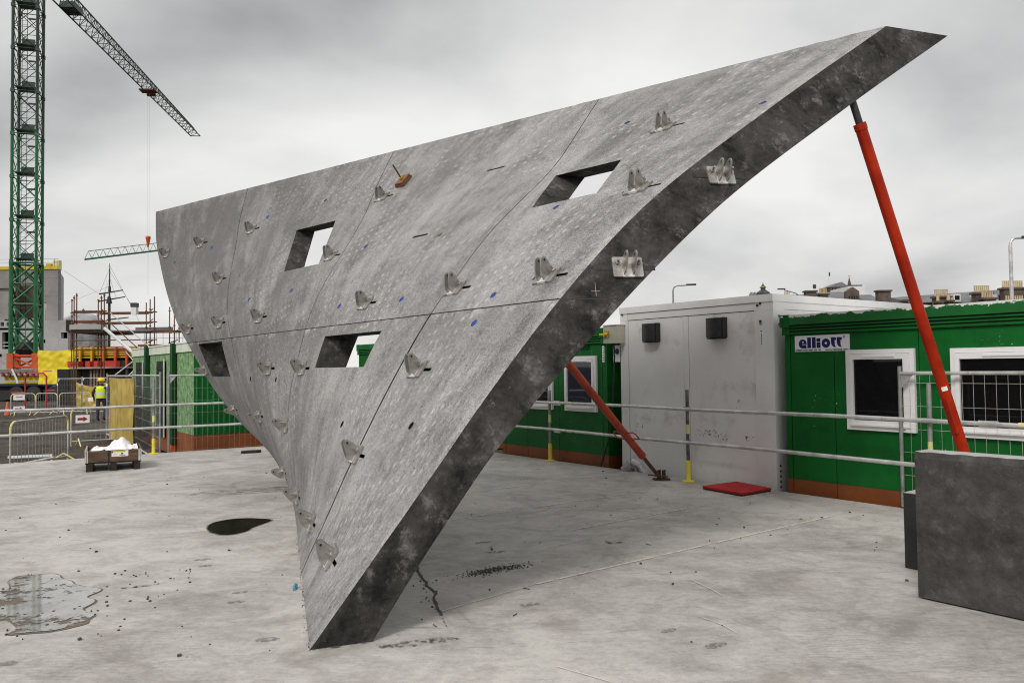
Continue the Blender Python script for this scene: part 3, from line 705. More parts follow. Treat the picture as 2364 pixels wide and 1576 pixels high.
mb = MB(); mb.box(c + Vector((-.035, -.045, 0)), (.028, .035, .34), M=d1_.to_track_quat('Z', 'X').to_matrix()); part("side_bracket", mb, 'red_prop', P1)
c = Vector(P1.location) + d1_ * 1.51
_q = Vector((-.35, -.94, 0)); _q = (_q - d1_ * _q.dot(d1_)).normalized(); _s = d1_.cross(_q)
mb = MB(); mb.prism([tuple(c + d1_ * h_ + _q * (.0512 * math.cos(a_)) + _s * (.0512 * math.sin(a_))) for h_, a_ in ((-.02, -.5), (-.02, -.25), (-.02, 0), (-.02, .25), (-.02, .5), (.02, .5), (.02, .25), (.02, 0), (.02, -.25), (.02, -.5))], tuple(_q * .001)); part("label_sticker", mb, 'sign_white', P1)
P2, d2_ = prop("push_pull_prop", "scuffed darker red prop with wire handles standing beside the white cabin", (-.46, 8.75, 3.06), (2.138, 11.597, 0), .052, 'red_prop_old', .62, .3, 1.12)

# ------------------------------------------------------------------ tube guard rails on the slab edge
def guard_rail(label, p0, dirv, posts, ends, zt, zm, couplers=(), brown=()):
    dirv = dirv.normalized(); inn = Vector((-dirv.y, dirv.x, 0))
    if inn.dot(Vector((0, 0, 0)) - p0) < 0: inn = -inn
    t = thing("guard_rail", label, "guard rail", tuple(p0))
    for z in (zt, zm):
        a = p0 + dirv * ends[0] + inn * .03; b = p0 + dirv * ends[1] + inn * .03; a.z = b.z = z
        mb = MB(); n = 14
        pts = [a.lerp(b, i / n) + Vector((0, 0, 0.006 * math.sin(i * 1.7 + z * 9))) for i in range(n + 1)]
        for q, w in zip(pts, pts[1:]): mb.tube(q, w, .0245, 16, cap=False)
        smooth_by_angle(part("rail_tube", mb, 'galv', t), 40)
    for i, (s, top) in enumerate(posts):
        b = p0 + dirv * s - inn * .025
        mb = MB(); mb.tube(b + Vector((0, 0, .02)), b + Vector((0, 0, top)), .0245, 14)
        po = part("post", mb, 'post_brown' if i in brown else 'galv_dull', t); smooth_by_angle(po, 40)
        mb = MB(); mb.lathe([(.10, .002), (.10, .012), (.034, .018)], b, 18); mb.tube(b + Vector((0, 0, .01)), b + Vector((0, 0, .30)), .034, 14); mb.tube(b + Vector((0, 0, .24)), b + Vector((0, 0, .24)) + dirv * .06, .008, 6)
        smooth_by_angle(part("yellow_foot", mb, 'yellow', t), 40)
        mb = MB(); mb.tube(b + Vector((0, 0, zm + .12)), b + Vector((0, 0, zm + .25)), .0252, 14, cap=False); part("tape_band", mb, 'yellow_pale', t)
        for z in (zt, zm):
            mb = MB(); c = b + Vector((0, 0, z)); mb.box(c + inn * .01, (.05, .07, .06), rz=math.atan2(dirv.y, dirv.x)); cp = part("coupler", mb, 'galv_dull', t)
            mb = MB(); c2 = c - dirv * .045 + Vector((0, 0, .012)); mb.tube(c2, c2 - dirv * .035, .013, 8); part("coupler_bolt", mb, 'brass', cp)
    for s, z in couplers:
        c = p0 + dirv * s + inn * .03; c.z = z; mb = MB(); mb.tube(c - dirv * .09, c + dirv * .09, .031, 12); mb.box(c - Vector((0, 0, .03)), (.17, .03, .03), rz=math.atan2(dirv.y, dirv.x)); part("sleeve_coupler", mb, 'galv', t)
        c = c + dirv * .34; mb = MB(); mb.tube(c - dirv * .06, c + dirv * .06, .0255, 14, cap=False); part("tape_band", mb, 'yellow_pale', t)
    return t
RP = Vector((0.631, 14.121, 0)); RD = Vector((2.469, 11.393, 0)) - RP; RLEN = RD.length
guard_rail("galvanised two-tube guard rail in front of the cabins at right", RP, RD, [(0, 1.24), (RLEN, 1.30), (RLEN * 2.06, 1.42), (-3.1, 1.3)], (-5.6, RLEN * 2.06 + 3.2), 1.03, .557,
           [(.30, 1.03), (.30, .557), (RLEN * 2.06 + .62, 1.03)], brown=(1,))
LP = Vector((-7.265, 16.165, 0))
guard_rail("galvanised two-tube guard rail along the left slab edge before the muddy yard", LP, D1, [(0, 1.52), (-3.0, 1.3), (2.9, 1.3)], (-11, 4.6), .972, .52, [])

# ------------------------------------------------------------------ the row of site cabins beyond the right slab edge
ANG = math.atan2(D2.y, D2.x)
def cabin_root(label, s0, col):
    p = E0 + N2 * .12 + D2 * s0
    return thing("site_cabin", label, "site cabin", (p.x, p.y, -.36), "site cabins along the slab", ANG)
ZG = .36   # local z of slab level (cabins stand on the lower ground)
def lb(mb, x0, x1, y0, y1, z0, z1): return mb.bbox((x0, y0, z0 + ZG), (x1, y1, z1 + ZG))
def window(parent, x0, x1, z0, z1, glass='glass', gx0=.095, gx1=.13, gz=.115, bar=True):
    """outer frame, inner sash standing proud, dark pane, trickle vent, drip bar"""
    mb = MB()
    def ring(a0, a1, b0, b1, wl, wr, wz, y0, y1):
        lb(mb, a0, a1, y0, y1, b1 - wz, b1); lb(mb, a0, a1, y0, y1, b0, b0 + wz)
        lb(mb, a0, a0 + wl, y0, y1, b0 + wz, b1 - wz); lb(mb, a1 - wr, a1, y0, y1, b0 + wz, b1 - wz)
    ring(x0, x1, z0, z1, .05, .05, .05, -.045, -.002)
    fr = part("window_frame", mb, 'upvc', parent, local=True)
    mb = MB(); ring(x0 + .053, x1 - .053, z0 + .053, z1 - .053, gx0 - .05, gx1 - .06, gz - .05, -.062, -.003); part("sash", mb, 'upvc', fr, local=True)
    mb = MB(); lb(mb, x0 + .06, x1 - .06, -.032, -.026, z0 + .06, z1 - .06); part("pane", mb, glass, fr, local=True)
    mb = MB(); xm = (x0 + x1) / 2; lb(mb, xm - .20, xm + .20, -.075, -.063, z1 - .092, z1 - .072); part("trickle_vent", mb, 'upvc', fr, local=True)
    mb = MB(); lb(mb, x0 + .06, x1 - .10, -.080, -.063, z0 + .052, z0 + .072); part("drip_bar", mb, 'white_shade', fr, local=True)
    return fr
def green_cabin(label, s0, W, Dp, seams, wins, ztop=2.285, skirt=.168, flaky=True):
    t = cabin_root(label, s0, 'green'); zb = -.34
    mb = MB(); mb.cur = 0; edges = [0] + seams + [W]
    mb.bbox((.03, .03, zb + ZG), (W - .03, Dp, ztop - .06 + ZG)); part("core", mb, 'hoard_black', t, local=True)
    for a, b in zip(edges, edges[1:]):
        m = MB(); lb(m, a + .005, b - .005, 0, .028, skirt, ztop - .262); part("wall_panel", m, 'green', t, local=True)
        m = MB(); lb(m, a + .004, b - .004, 0.001, .028, zb, skirt - .003); part("skirt_panel", m, 'brown', t, local=True)
    for x0, x1, y0, y1 in ((W - .029, W, .031, Dp), (0, .029, .031, Dp)):
        m = MB(); lb(m, x0, x1, y0, y1, skirt, ztop - .262); part("side_panel", m, 'green', t, local=True)
        m = MB(); lb(m, x0, x1, y0, y1, zb, skirt - .003); part("skirt_panel", m, 'brown', t, local=True)
    # ribbed fascia: three half-round bars under an overhanging flat edge
    for k, (za, zb2) in enumerate(((ztop - .168, ztop - .146), (ztop - .208, ztop - .186), (ztop - .252, ztop - .224))):
        m = MB(); lb(m, .105, W - .105, -.030, .02, za, zb2); part("fascia_rib", m, 'green', t, local=True)
    m = MB(); lb(m, .105, W - .105, .002, .03, ztop - .262, ztop - .12); part("fascia_groove_shade", m, 'hoard_black', t, local=True)  # near-black backing paints the shade in the grooves between the ribs
    me = bpy.data.meshes.new("roof_edge")
    n = 40; vs = []; fs = []; uvs = []
    for i in range(n + 1):
        x = -.03 + (W + .06) * i / n
        for y, z, v in ((-.045, ztop - .130, 0), (-.045, ztop, 1), (.30, ztop + .012, 1.6), (-.001, ztop - .131, 0)): vs.append((x, y, z + ZG)); uvs.append((x / W, v))
    for i in range(n):
        a, b = i * 4, i * 4 + 4
        fs += [(a, b, b + 1, a + 1), (a + 1, b + 1, b + 2, a + 2), (a + 3, b + 3, b, a)]
    me.from_pydata(vs, [], fs); ul = me.uv_layers.new()
    for lp in me.loops: ul.data[lp.index].uv = uvs[lp.vertex_index]
    me.materials.append(MT['flaking' if flaky else 'green']); o = bpy.data.objects.new("roof_edge", me); COL.objects.link(o); o.parent = t
    for xa in (0, W - .105):
        m = MB(); lb(m, xa - .035, xa + .10, -.052, .03, ztop - .16, ztop + .004); lb(m, xa - .012, xa + .098, -.038, .03, ztop - .262, ztop - .163); part("corner_block", m, 'green', t, local=True)
    m = MB(); lb(m, -.02, W + .02, .305, Dp + .02, ztop - .055, ztop + .01); part("roof", m, 'white_shade', t, local=True)
    for w in wins: window(t, *w)
    return t
GN = green_cabin("green cabin with brown skirt and white sign nearest at right", 6.365, 7.2, 2.7, [.085, .70, 1.75, 3.4, 4.6, 5.8],
                 [(.880, 1.714, .85, 1.812), (2.112, 3.20, .835, 1.80), (4.2, 5.0, .85, 1.81)])
# the company board
sg0 = .160; mb = MB(); lb(mb, sg0, sg0 + .757, -.010, -.001, 1.805, 2.010); board = part("sign_board", mb, 'sign_white', GN, local=True)
def flat(mb, pts, y=-.0112, d=.0012): mb.prism([(sg0 + x, y, z + ZG) for x, z in pts], (0, d, 0))
def disc(cx, cz, r, n=28): return [(cx + r * math.cos(2 * math.pi * i / n), cz + r * math.sin(2 * math.pi * i / n)) for i in range(n)]
zb_ = 1.848
mb = MB()
flat(mb, disc(.114, zb_ + .058, .058)); flat(mb, [(.114, zb_), (.172, zb_), (.168, zb_ + .022), (.114, zb_ + .03)])
flat(mb, [(.181, zb_), (.233, zb_), (.233, zb_ + .137), (.181, zb_ + .137)]); flat(mb, [(.2475, zb_), (.300, zb_), (.300, zb_ + .137), (.2475, zb_ + .137)])
flat(mb, [(.312, zb_), (.3665, zb_), (.3665, zb_ + .073), (.312, zb_ + .073)]); flat(mb, [(.312, zb_ + .079), (.3665, zb_ + .079), (.3665, zb_ + .122), (.312, zb_ + .122)])
flat(mb, disc(.441, zb_ + .058, .058))
for x0 in (.512, .590):
    flat(mb, [(x0, zb_ + .128), (x0 + .050, zb_ + .128), (x0 + .050, zb_ + .092), (x0 + .050, zb_ + .045), (x0 + .054, zb_ + .022), (x0 + .064, zb_ + .004), (x0 + .038, zb_ + .006), (x0 + .016, zb_ + .022), (x0 + .004, zb_ + .045), (x0, zb_ + .07)])
    flat(mb, [(x0 + .050, zb_ + .092), (x0 + .068, zb_ + .092), (x0 + .068, zb_ + .125), (x0 + .050, zb_ + .125)])
part("lettering", mb, 'navy', board, local=True)
mb = MB(); flat(mb, disc(.118, zb_ + .078, .011), -.0124); flat(mb, [(.108, zb_ + .044), (.178, zb_ + .044), (.178, zb_ + .051), (.108, zb_ + .051)], -.0124); flat(mb, disc(.441, zb_ + .058, .015), -.0124)
part("lettering_gap", mb, 'sign_white', board, local=True)
RX = Matrix.Rotation(math.pi / 2, 4, 'X')
def label_text(txt, x, z, size, parent, mat='navy', y=-.0112, bold=0.0, width=None):
    M4 = Matrix.Translation((x, y, z + ZG)) @ RX
    o = text_mesh(txt, size, mat, M4, "lettering", None, .0006, 'LEFT', bold, width); o.parent = parent; return o
label_text("FREEPHONE 0800 454 962", sg0 + .012, 1.815, .026, board, bold=.0008, width=.362)
label_text("www.elliottuk.com", sg0 + .430, 1.815, .031, board, bold=.0008, width=.315)
label_text("®", sg0 + .672, 1.962, .040, board, bold=.0004)
label_text("54", .01 - .035, 2.19, .055, GN, 'black_print', -.0532)
mb = MB(); lb(mb, -.015, .02, -.0535, -.0522, 2.256, 2.276); part("sticker", mb, 'sign_white', GN, local=True)

GF = green_cabin("green cabin with two white windows behind the leaning wall", 0.0, 2.98, 7.0, [.11, .80, 1.72, 2.86],
                 [(1.923, 2.742, .885, 1.829, 'glass_blue', .075, .10, .10), (.76, 1.577, .885, 1.829, 'glass', .075, .10, .10)], skirt=.18, flaky=False)
mb = MB(); lb(mb, 2.87, 2.92, -.008, -.001, 1.72, 1.99); st = part("number_sticker", mb, 'sign_white', GF, local=True)
mb = MB()
for k in range(6): lb(mb, 2.885, 2.905, -.0092, -.008, 1.745 + k * .04, 1.765 + k * .04)
part("sticker_print", mb, 'black_print', st, local=True)
for k in range(3):
    mb = MB(); lb(mb, 1.75, 2.55, -.022, -.001, 1.955 + k * .035, 1.975 + k * .035); part("vent_slat", mb, 'green_dark', GF, local=True)
green_cabin("green cabin end seen through the lower window opening of the wall", -6.38, 2.98, 7.0, [.11, 1.5, 2.86], [], skirt=.18, flaky=False)

def white_cabin(label, s0, W, Dp, detail=True):
    t = cabin_root(label, s0, 'white'); zb, zt = -.34, 2.59; x = lambda s: s - 3.30
    mb = MB(); mb.bbox((.02, .03, zb + ZG), (W - .02, Dp, zt - .03 + ZG)); part("core", mb, 'lamp_grey', t, local=True)
    # corner posts, top beam with lip, recessed facing panels and the cover strip between them
    for x0, x1 in ((0, .17), (W - .30, W)):
        m = MB(); lb(m, x0, x1, 0, .029, zb, zt - .215); lb(m, x0 + .001, x1 - .001, .001, .029, zt - .213, zt - .10); part("corner_post", m, 'white_shade', t, local=True)
    m = MB(); lb(m, -.004, W + .004, -.012, .029, zt - .100, zt); part("top_beam", m, 'white_shade', t, local=True)
    m = MB(); lb(m, .176, W - .306, .002, .029, zt - .205, zt - .106); part("fascia_strip", m, 'white_shade', t, local=True)
    m = MB(); lb(m, .178, 1.325, .012, .029, zb, zt - .215); part("facing_panel", m, 'white_cabin', t, local=True)
    m = MB(); lb(m, 1.430, W - .308, .012, .029, zb, zt - .215); part("facing_panel", m, 'white_cabin', t, local=True)
    m = MB(); lb(m, 1.332, 1.422, .007, .029, zb, zt - .215); part("cover_strip", m, 'white_shade', t, local=True)
    # long side towards the gap
    m = MB(); lb(m, W - .019, W + .004, .031, Dp, zt - .10, zt); part("top_beam", m, 'white_shade', t, local=True)
    m = MB(); lb(m, W - .019, W, .031, .25, zb, zt - .102); part("corner_post", m, 'white_shade', t, local=True)
    m = MB(); lb(m, W - .019, W - .003, .253, Dp, zt - .20, zt - .102); part("fascia_strip", m, 'white_shade', t, local=True)
    n = 6
    for k in range(n):
        m = MB(); a = .253 + (Dp - .253) * k / n; b = .253 + (Dp - .253) * (k + 1) / n; lb(m, W - .019, W - .008, a + .003, b - .003, zb, zt - .203); part("side_panel", m, 'white_cabin', t, local=True)
    m = MB(); lb(m, .03, W - .03, .03, Dp, zt - .028, zt - .012); part("roof", m, 'white_shade', t, local=True)
    return t
WC = white_cabin("plain pale grey steel cabin with two dark vent hoods between green cabins", 3.30, 2.90, 7.0)
for x0, x1, z0, z1 in ((.58, .85, 2.03, 2.30), (1.845, 2.12, 2.04, 2.315)):
    m = MB(); n = 10
    pr = [(x0 + .01, 0.004)] + [(x0 + (x1 - x0) * i / n, -.10 - .035 * math.sin(math.pi * i / n)) for i in range(n + 1)] + [(x1 - .01, 0.004)]
    m.prism([(a, b, z0 + ZG) for a, b in pr], (0, 0, z1 - z0)); v_ = part("vent_hood", m, 'lamp_grey', WC, local=True); smooth_by_angle(v_, 40)
    m = MB(); lb(m, x1 + .002, x1 + .02, -.09, .004, z0 - .006, z1 + .006); lb(m, x0 + .01, x1, -.10, .004, z0 - .022, z0 - .004); part("hood_flange", m, 'black_rubber', v_, local=True)
m = MB()
for px_, pz in ((2.70, 2.535), (2.655, 2.51), (2.70, 2.29), (.055, 2.54)): m.tube((px_, .012, pz - .06 + ZG), (px_, -.0135, pz - .06 + ZG), .017, 12)
part("fixing_hole", m, 'slot', WC, local=True)
m = MB()
for pz in (2.20,): m.tube((2.70, .002, pz + ZG), (2.70, -.012, pz + ZG), .018, 10)
for pz in (2.30, 2.19): m.tube((2.88, .12, pz + ZG), (2.915, .12, pz + ZG), .016, 10)
part("fixing_bolt", m, 'galv_dull', WC, local=True)
m = MB(); lb(m, 2.68, 2.74, -.004, .0, 1.90, 2.12); st = part("number_sticker", m, 'sign_white', WC, local=True)
m = MB()
for k in range(7): lb(m, 2.703, 2.72, -.0052, -.004, 1.915 + k * .022, 1.928 + k * .022)
lb(m, 2.695, 2.725, -.0052, -.004, 2.092, 2.105); part("sticker_print", m, 'black_print', st, local=True)
for k in range(5):
    m = MB(); m.tube((2.885, .085, .02 + k * .07 + ZG), (2.9035, .085, .02 + k * .07 + ZG), .016, 10); part("vent_hole", m, 'slot', WC, local=True)
# scuffs: thin ragged smears of dirt on the facing
MT['scuff'] = ragged("cabin_scuff", (0.16, 0.11, 0.07), 30, 0.555, 0.60)
for x0, x1, z0, z1 in ((1.52, 1.95, .62, .72), (2.40, 2.55, .60, .67), (2.26, 2.33, 1.00, 1.16), (.33, .46, .68, .75), (1.97, 2.10, .56, .68)):
    m = MB(); yy = .010; m.add([(x0, yy, z0 + ZG), (x1, yy, z0 + ZG), (x1, yy, z1 + ZG), (x0, yy, z1 + ZG)], [(0, 1, 2, 3)]); part("dirt_smear", m, 'scuff', WC, local=True)
# isolator box, cable and a foil-wrapped pipe
m = MB(); lb(m, -.20, .115, -.19, -.013, 2.02, 2.30); m.box((-.04, -.10, 2.31 + ZG), (.32, .20, .015)); bx = part("isolator_box", m, 'cream', WC, local=True)
m = MB(); lb(m, -.16, -.06, -.205, -.19, 2.12, 2.22); part("switch_plate", m, 'brass', bx, local=True)
m = MB(); m.tube((-.11, -.205, 2.17 + ZG), (-.11, -.25, 2.17 + ZG), .02, 10); m.box((-.17, -.24, 2.17 + ZG), (.12, .025, .025)); part("switch_knob", m, 'yellow', bx, local=True)
m = MB(); pts = [Vector((.0 - .03, -.12, 2.02 + ZG)), Vector((-.02, -.12, 1.8 + ZG)), Vector((-.06, -.13, 1.1 + ZG)), Vector((-.13, -.16, .5 + ZG)), Vector((-.28, -.22, .02 + ZG))]; m.path(pts, .014, 8); part("cable", m, 'black_rubber', WC, local=True)
m = MB(); lb(m, -.17, -.01, -.006, -.002, 1.72, 1.99); bd = part("small_board", m, 'sign_white', WC, local=True)
m = MB(); m.prism([(-.075 + .05 * math.cos(a * .4), -.0075, 1.89 + .05 * math.sin(a * .4) + ZG) for a in range(16)], (0, .0015, 0)); part("board_mark", m, 'navy', bd, local=True)
WD = white_cabin("distant pale cabin seen past the green one through the wall opening", -10.2, 2.95, 7.0); WD.location += N2 * 2.0 + D2 * 1.0
pp = Vector((1.98, 12.62, 0)); m = MB()
m.path([pp + Vector((-.30, .02, -.2)), pp + Vector((-.24, .02, -.02)), pp + Vector((-.12, .02, .08))], .085, 12)
t = thing("waste_pipe", "short grey waste pipe wrapped in foil at the pale cabin base", "pipe", tuple(pp))
smooth_by_angle(part("pipe_elbow", m, 'galv_dull', t), 50)
m = MB(); m.path([pp + Vector((-.13, -.02, .16)), pp + Vector((-.02, -.05, .10)), pp + Vector((.12, -.10, -.12))], .06, 10); part("foil_wrap", m, 'foil', t)

# ------------------------------------------------------------------ things on the slab
mb = MB(); pts = [(2.511, 10.663), (2.848, 10.032), (3.345, 10.41), (3.068, 11.048)]
mb.prism([(x, y, .022) for x, y in pts], (0, 0, .024)); mt = thing("rubber_mat", "flat bright red mat lying on the slab before the pale cabin", "mat", (2.94, 10.54, 0))
part("pile", mb, 'mat_red', mt)
mb = MB(); cx_, cy_ = 2.943, 10.54; mb.prism([(cx_ + (x - cx_) * .985, cy_ + (y - cy_) * .985, .003) for x, y in pts], (0, 0, .018)); part("rubber_backing", mb, 'black_rubber', mt)
# dark concrete blocks at the right edge
bA = Vector((2.823, 5.644, 0)); bd = (Vector((3.226, 5.113, 0)) - bA).normalized(); bn = Vector((-bd.y, bd.x, 0)); bn = bn if bn.y > 0 else -bn
t = thing("concrete_block", "large dark grey concrete block with pale top at the right edge", "concrete block", tuple(bA))
mb = MB(); Lb, Db = 1.5, .20
nx_, nz_ = 30, 22; o0 = 0
for yo in (0, 1):
    for j in range(nz_ + 1):
        for i in range(nx_ + 1):
            p = bA + bd * (Lb * i / nx_) + bn * (Db * yo); p.z = .012 + 1.013 * j / nz_
            if yo == 0:
                r = mnoise.noise((i * .7, j * .7, 1)) * .003
                if j == nz_: p += bn * .012 + bn * abs(mnoise.noise((i * .9, 3, 2))) * .016; p.z -= abs(mnoise.noise((i * 1.3, 8, 2))) * .010
                if i == 0: p += bn * .008
                p += bn * r
            mb.v.append(p)
W2 = nx_ + 1
mb.f = [(j * W2 + i, j * W2 + i + 1, (j + 1) * W2 + i + 1, (j + 1) * W2 + i) for j in range(nz_) for i in range(nx_)]
S = W2 * (nz_ + 1); mb.f += [(S + j * W2 + i, S + (j + 1) * W2 + i, S + (j + 1) * W2 + i + 1, S + j * W2 + i + 1) for j in range(nz_) for i in range(nx_)]
for j in range(nz_):
    mb.f += [(j * W2, (j + 1) * W2, S + (j + 1) * W2, S + j * W2), (j * W2 + nx_, S + j * W2 + nx_, S + (j + 1) * W2 + nx_, (j + 1) * W2 + nx_)]
mb.mi = [0] * len(mb.f)
for i in range(nx_):
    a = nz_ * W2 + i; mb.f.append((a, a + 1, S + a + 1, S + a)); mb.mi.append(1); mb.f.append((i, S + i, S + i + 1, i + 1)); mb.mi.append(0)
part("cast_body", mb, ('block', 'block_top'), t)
t = thing("concrete_block", "slim black block half hidden behind the large dark block", "concrete block", (3.144, 6.475, 0))
mb = MB(); q = Vector((3.144, 6.475, 0)); mb.cur = 0
mb.prism([tuple(q + Vector((0, 0, .004))), tuple(q + bd * .5 + Vector((0, 0, .004))), tuple(q + bd * .5 + bn * .3 + Vector((0, 0, .004))), tuple(q + bn * .22 + Vector((0, 0, .004)))], (0, 0, .595)); part("cast_body", mb, 'black_timber', t)
mb = MB(); mb.prism([tuple(q + bn * .004 + bd * .004 + Vector((0, 0, .600))), tuple(q + bd * .495 + bn * .004 + Vector((0, 0, .600))), tuple(q + bd * .495 + bn * .29 + Vector((0, 0, .600))), tuple(q + bn * .212 + bd * .004 + Vector((0, 0, .600)))], (0, 0, .006)); part("top_face", mb, 'block_top', t)

# pallet collar crate with plastic sheeting
cA = Vector((-7.122, 13.289, 0)); cd = (Vector((-6.371, 13.667, 0)) - cA).normalized(); cn = Vector((-cd.y, cd.x, 0))
CA = math.atan2(cd.y, cd.x)
t = thing("pallet_crate", "weathered brown hinged pallet crate near the left slab edge", "crate", tuple(cA), None, CA)
Wc, Dc = .86, 1.15
for y in (0, Dc - .02):
    for k in range(1):
        mb = MB(); mb.bbox((.01, y, .155), (Wc - .01, y + .02, .345)); part("side_board", mb, 'timber', t, local=True)
mb = MB(); mb.bbox((0, .022, .155), (.02, Dc - .022, .345)); part("side_board", mb, 'timber_pale', t, local=True, label="pale sawn end board")
mb = MB(); mb.bbox((Wc - .02, .022, .155), (Wc, Dc - .022, .345)); part("side_board", mb, 'timber', t, local=True)
for x in (0, Wc - .05):
    mb = MB(); mb.bbox((x, -.006, .15), (x + .025, -.001, .35)); mb.bbox((x + .03, -.006, .15), (x + .05, -.001, .35)); part("corner_hinge", mb, 'galv', t, local=True)
mb = MB(); mb.bbox((.345, -.004, .03), (.37, -.0005, .348)); part("strap", mb, 'black_rubber', t, local=True)
mb = MB(); mb.bbox((.40, -.005, .235), (.655, -.001, .335)); lbx = part("paper_label", mb, 'sign_white', t, local=True)
mb = MB(); mb.bbox((.425, -.0065, .312), (.61, -.005, .332)); mb.bbox((.425, -.0065, .264), (.48, -.005, .274)); part("label_print", mb, 'ballast_yellow', lbx, local=True)
mb = MB(); mb.bbox((.545, -.0065, .268), (.575, -.005, .294)); mb.bbox((.52, -.0065, .249), (.61, -.005, .256)); part("label_print", mb, 'black_print', lbx, local=True)
mb = MB(); mb.bbox((.402, -.0065, .296), (.42, -.005, .332)); part("label_print", mb, 'dark_red_print', lbx, local=True)
for k in range(7):
    mb = MB(); y = .01 + k * .16; mb.bbox((.005, y, .128), (Wc - .005, y + .12, .150)); part("deck_board", mb, 'timber_dark', t, local=True)
for x in (.02, .38, .74):
    mb = MB(); mb.bbox((x, .0, .106), (x + .10, Dc, .127)); mb.bbox((x, 0, .002), (x + .10, Dc, .022)); part("bearer", mb, 'timber_dark', t, local=True)
    for y in (.0, .5, 1.0):
        mb = MB(); mb.bbox((x, y + .005, .023), (x + .10, y + .145, .105)); part("pallet_block", mb, 'timber_dark', t, local=True)
# crumpled sheet inside
mb = MB(); nn_ = 34
for j in range(nn_ + 1):
    for i in range(nn_ + 1):
        fx, fy = i / nn_, j / nn_
        h = .30 + .20 * math.exp(-(((fx - .68) / .17) ** 2 + ((fy - .42) / .22) ** 2)) + .055 * math.exp(-(((fx - .27) / .12) ** 2 + ((fy - .3) / .16) ** 2)) + .07 * math.exp(-(((fx - .48) / .09) ** 2 + ((fy - .35) / .15) ** 2))
        h += .08 * abs(mnoise.noise((fx * 5, fy * 5, 4))) + .025 * abs(mnoise.noise((fx * 11 + fy * 3, fy * 9, 1))) + .02 * mnoise.noise((fx * 23, fy * 23, 1)) + .03 * (abs(fx - .5) * 2) ** 6
        h -= .10 * max(0, .16 - fx) / .16
        mb.v.append(cA + cd * (.05 + .76 * fx) + cn * (.045 + 1.05 * fy) + Vector((0, 0, h)))
w_ = nn_ + 1; mb.f = [(j * w_ + i, j * w_ + i + 1, (j + 1) * w_ + i + 1, (j + 1) * w_ + i) for j in range(nn_) for i in range(nn_)]; mb.mi = [0] * len(mb.f)
o = single("plastic_sheet", mb, 'sheet_white', "crumpled white plastic sheeting heaped inside the pallet crate", "plastic sheet", tuple(cA), smooth=True)
# little odds and ends
q = Vector((-5.434, 15.953, 0)); mb = MB(); mb.prism([tuple(q + Vector(p)) for p in ((0, 0, .005), (.28, .1, .005), (.34, .22, .005), (.24, .22, .005), (.05, .1, .005))], (0, 0, .05))
single("scrap_offcut", mb, 'timber_dark', "small dark offcut lying by the far slab edge left of the wall", "scrap", tuple(q))
q = Vector((-1.665, 6.06, 0)); mb = MB(); mb.box(q + Vector((0, 0, .014)), (.018, .06, .024), rz=.3); mb.box(q + Vector((.004, .036, .022)), (.016, .035, .03), rz=.6)
single("blue_wedge", mb, worn("pale_blue_plastic", (0.07, 0.20, 0.30), (0.11, 0.28, 0.40), 20, 0.5), "little pale blue plastic wedge at the foot of the leaning wall", "wedge", tuple(q))

# ------------------------------------------------------------------ puddles, stains, cracks, lines, grit on the slab
def blob(pts, z, seed, amp, sub=5):
    n = len(pts); r = []
    for i in range(n):
        p0, p1, p2, p3 = (Vector((*pts[(i + k) % n], 0)) for k in (-1, 0, 1, 2))
        for k in range(sub):
            t = k / sub; q = 0.5 * ((2 * p1) + (p2 - p0) * t + (2 * p0 - 5 * p1 + 4 * p2 - p3) * t * t + (3 * p1 - p0 - 3 * p2 + p3) * t ** 3)
            q += Vector((mnoise.noise((q.x * 7, q.y * 7, seed)), mnoise.noise((q.x * 7, q.y * 7, seed + 9)), 0)) * amp; q.z = z; r.append(q)
    return r
def sheet(name, pts, mat, kind='structure', z=.004):
    me = bpy.data.meshes.new(name); me.from_pydata([tuple(p) for p in pts], [], [tuple(range(len(pts)))])
    bm = bmesh.new(); bm.from_mesh(me); bmesh.ops.triangulate(bm, faces=bm.faces); bmesh.ops.recalc_face_normals(bm, faces=bm.faces)
    for f in bm.faces:
        if f.normal.z < 0: f.normal_flip()
    bm.to_mesh(me); bm.free(); me.materials.append(MT[mat]); o = bpy.data.objects.new(name, me); COL.objects.link(o); o['kind'] = kind; return o
PUD1 = [(-3.903, 6.117), (-4.042, 6.42), (-3.999, 6.577), (-3.768, 6.607), (-3.491, 6.33), (-3.355, 6.237), (-3.127, 6.106), (-3.155, 5.925), (-3.037, 5.832), (-2.992, 5.603), (-2.864, 5.463), (-2.834, 5.297), (-2.905, 5.196), (-3.026, 5.117), (-3.174, 5.089), (-3.229, 5.133), (-3.254, 5.226), (-3.398, 5.391), (-3.7, 5.37), (-4.3, 5.6), (-4.5, 5.9)]
def scaled(pts, k):
    cx = sum(p[0] for p in pts) / len(pts); cy = sum(p[1] for p in pts) / len(pts); return [(cx + (x - cx) * k, cy + (y - cy) * k) for x, y in pts]
sheet("puddle_rim", blob(scaled(PUD1, 1.012), .0030, 1, .03), 'rim')
sheet("puddle_water", blob(scaled(PUD1, .972), .0065, 1, .03), 'puddle')
PUD2 = [(-3.233, 8.468), (-3.276, 8.705), (-3.124, 8.942), (-2.886, 8.952), (-2.687, 8.838), (-2.742, 8.506), (-2.783, 8.22), (-2.895, 8.099), (-3.084, 8.195)]
sheet("puddle_rim", blob(scaled(PUD2, 1.05), .0030, 3, .03), 'rim')
sheet("puddle_water", blob(PUD2, .0065, 3, .03), 'puddle_dark')
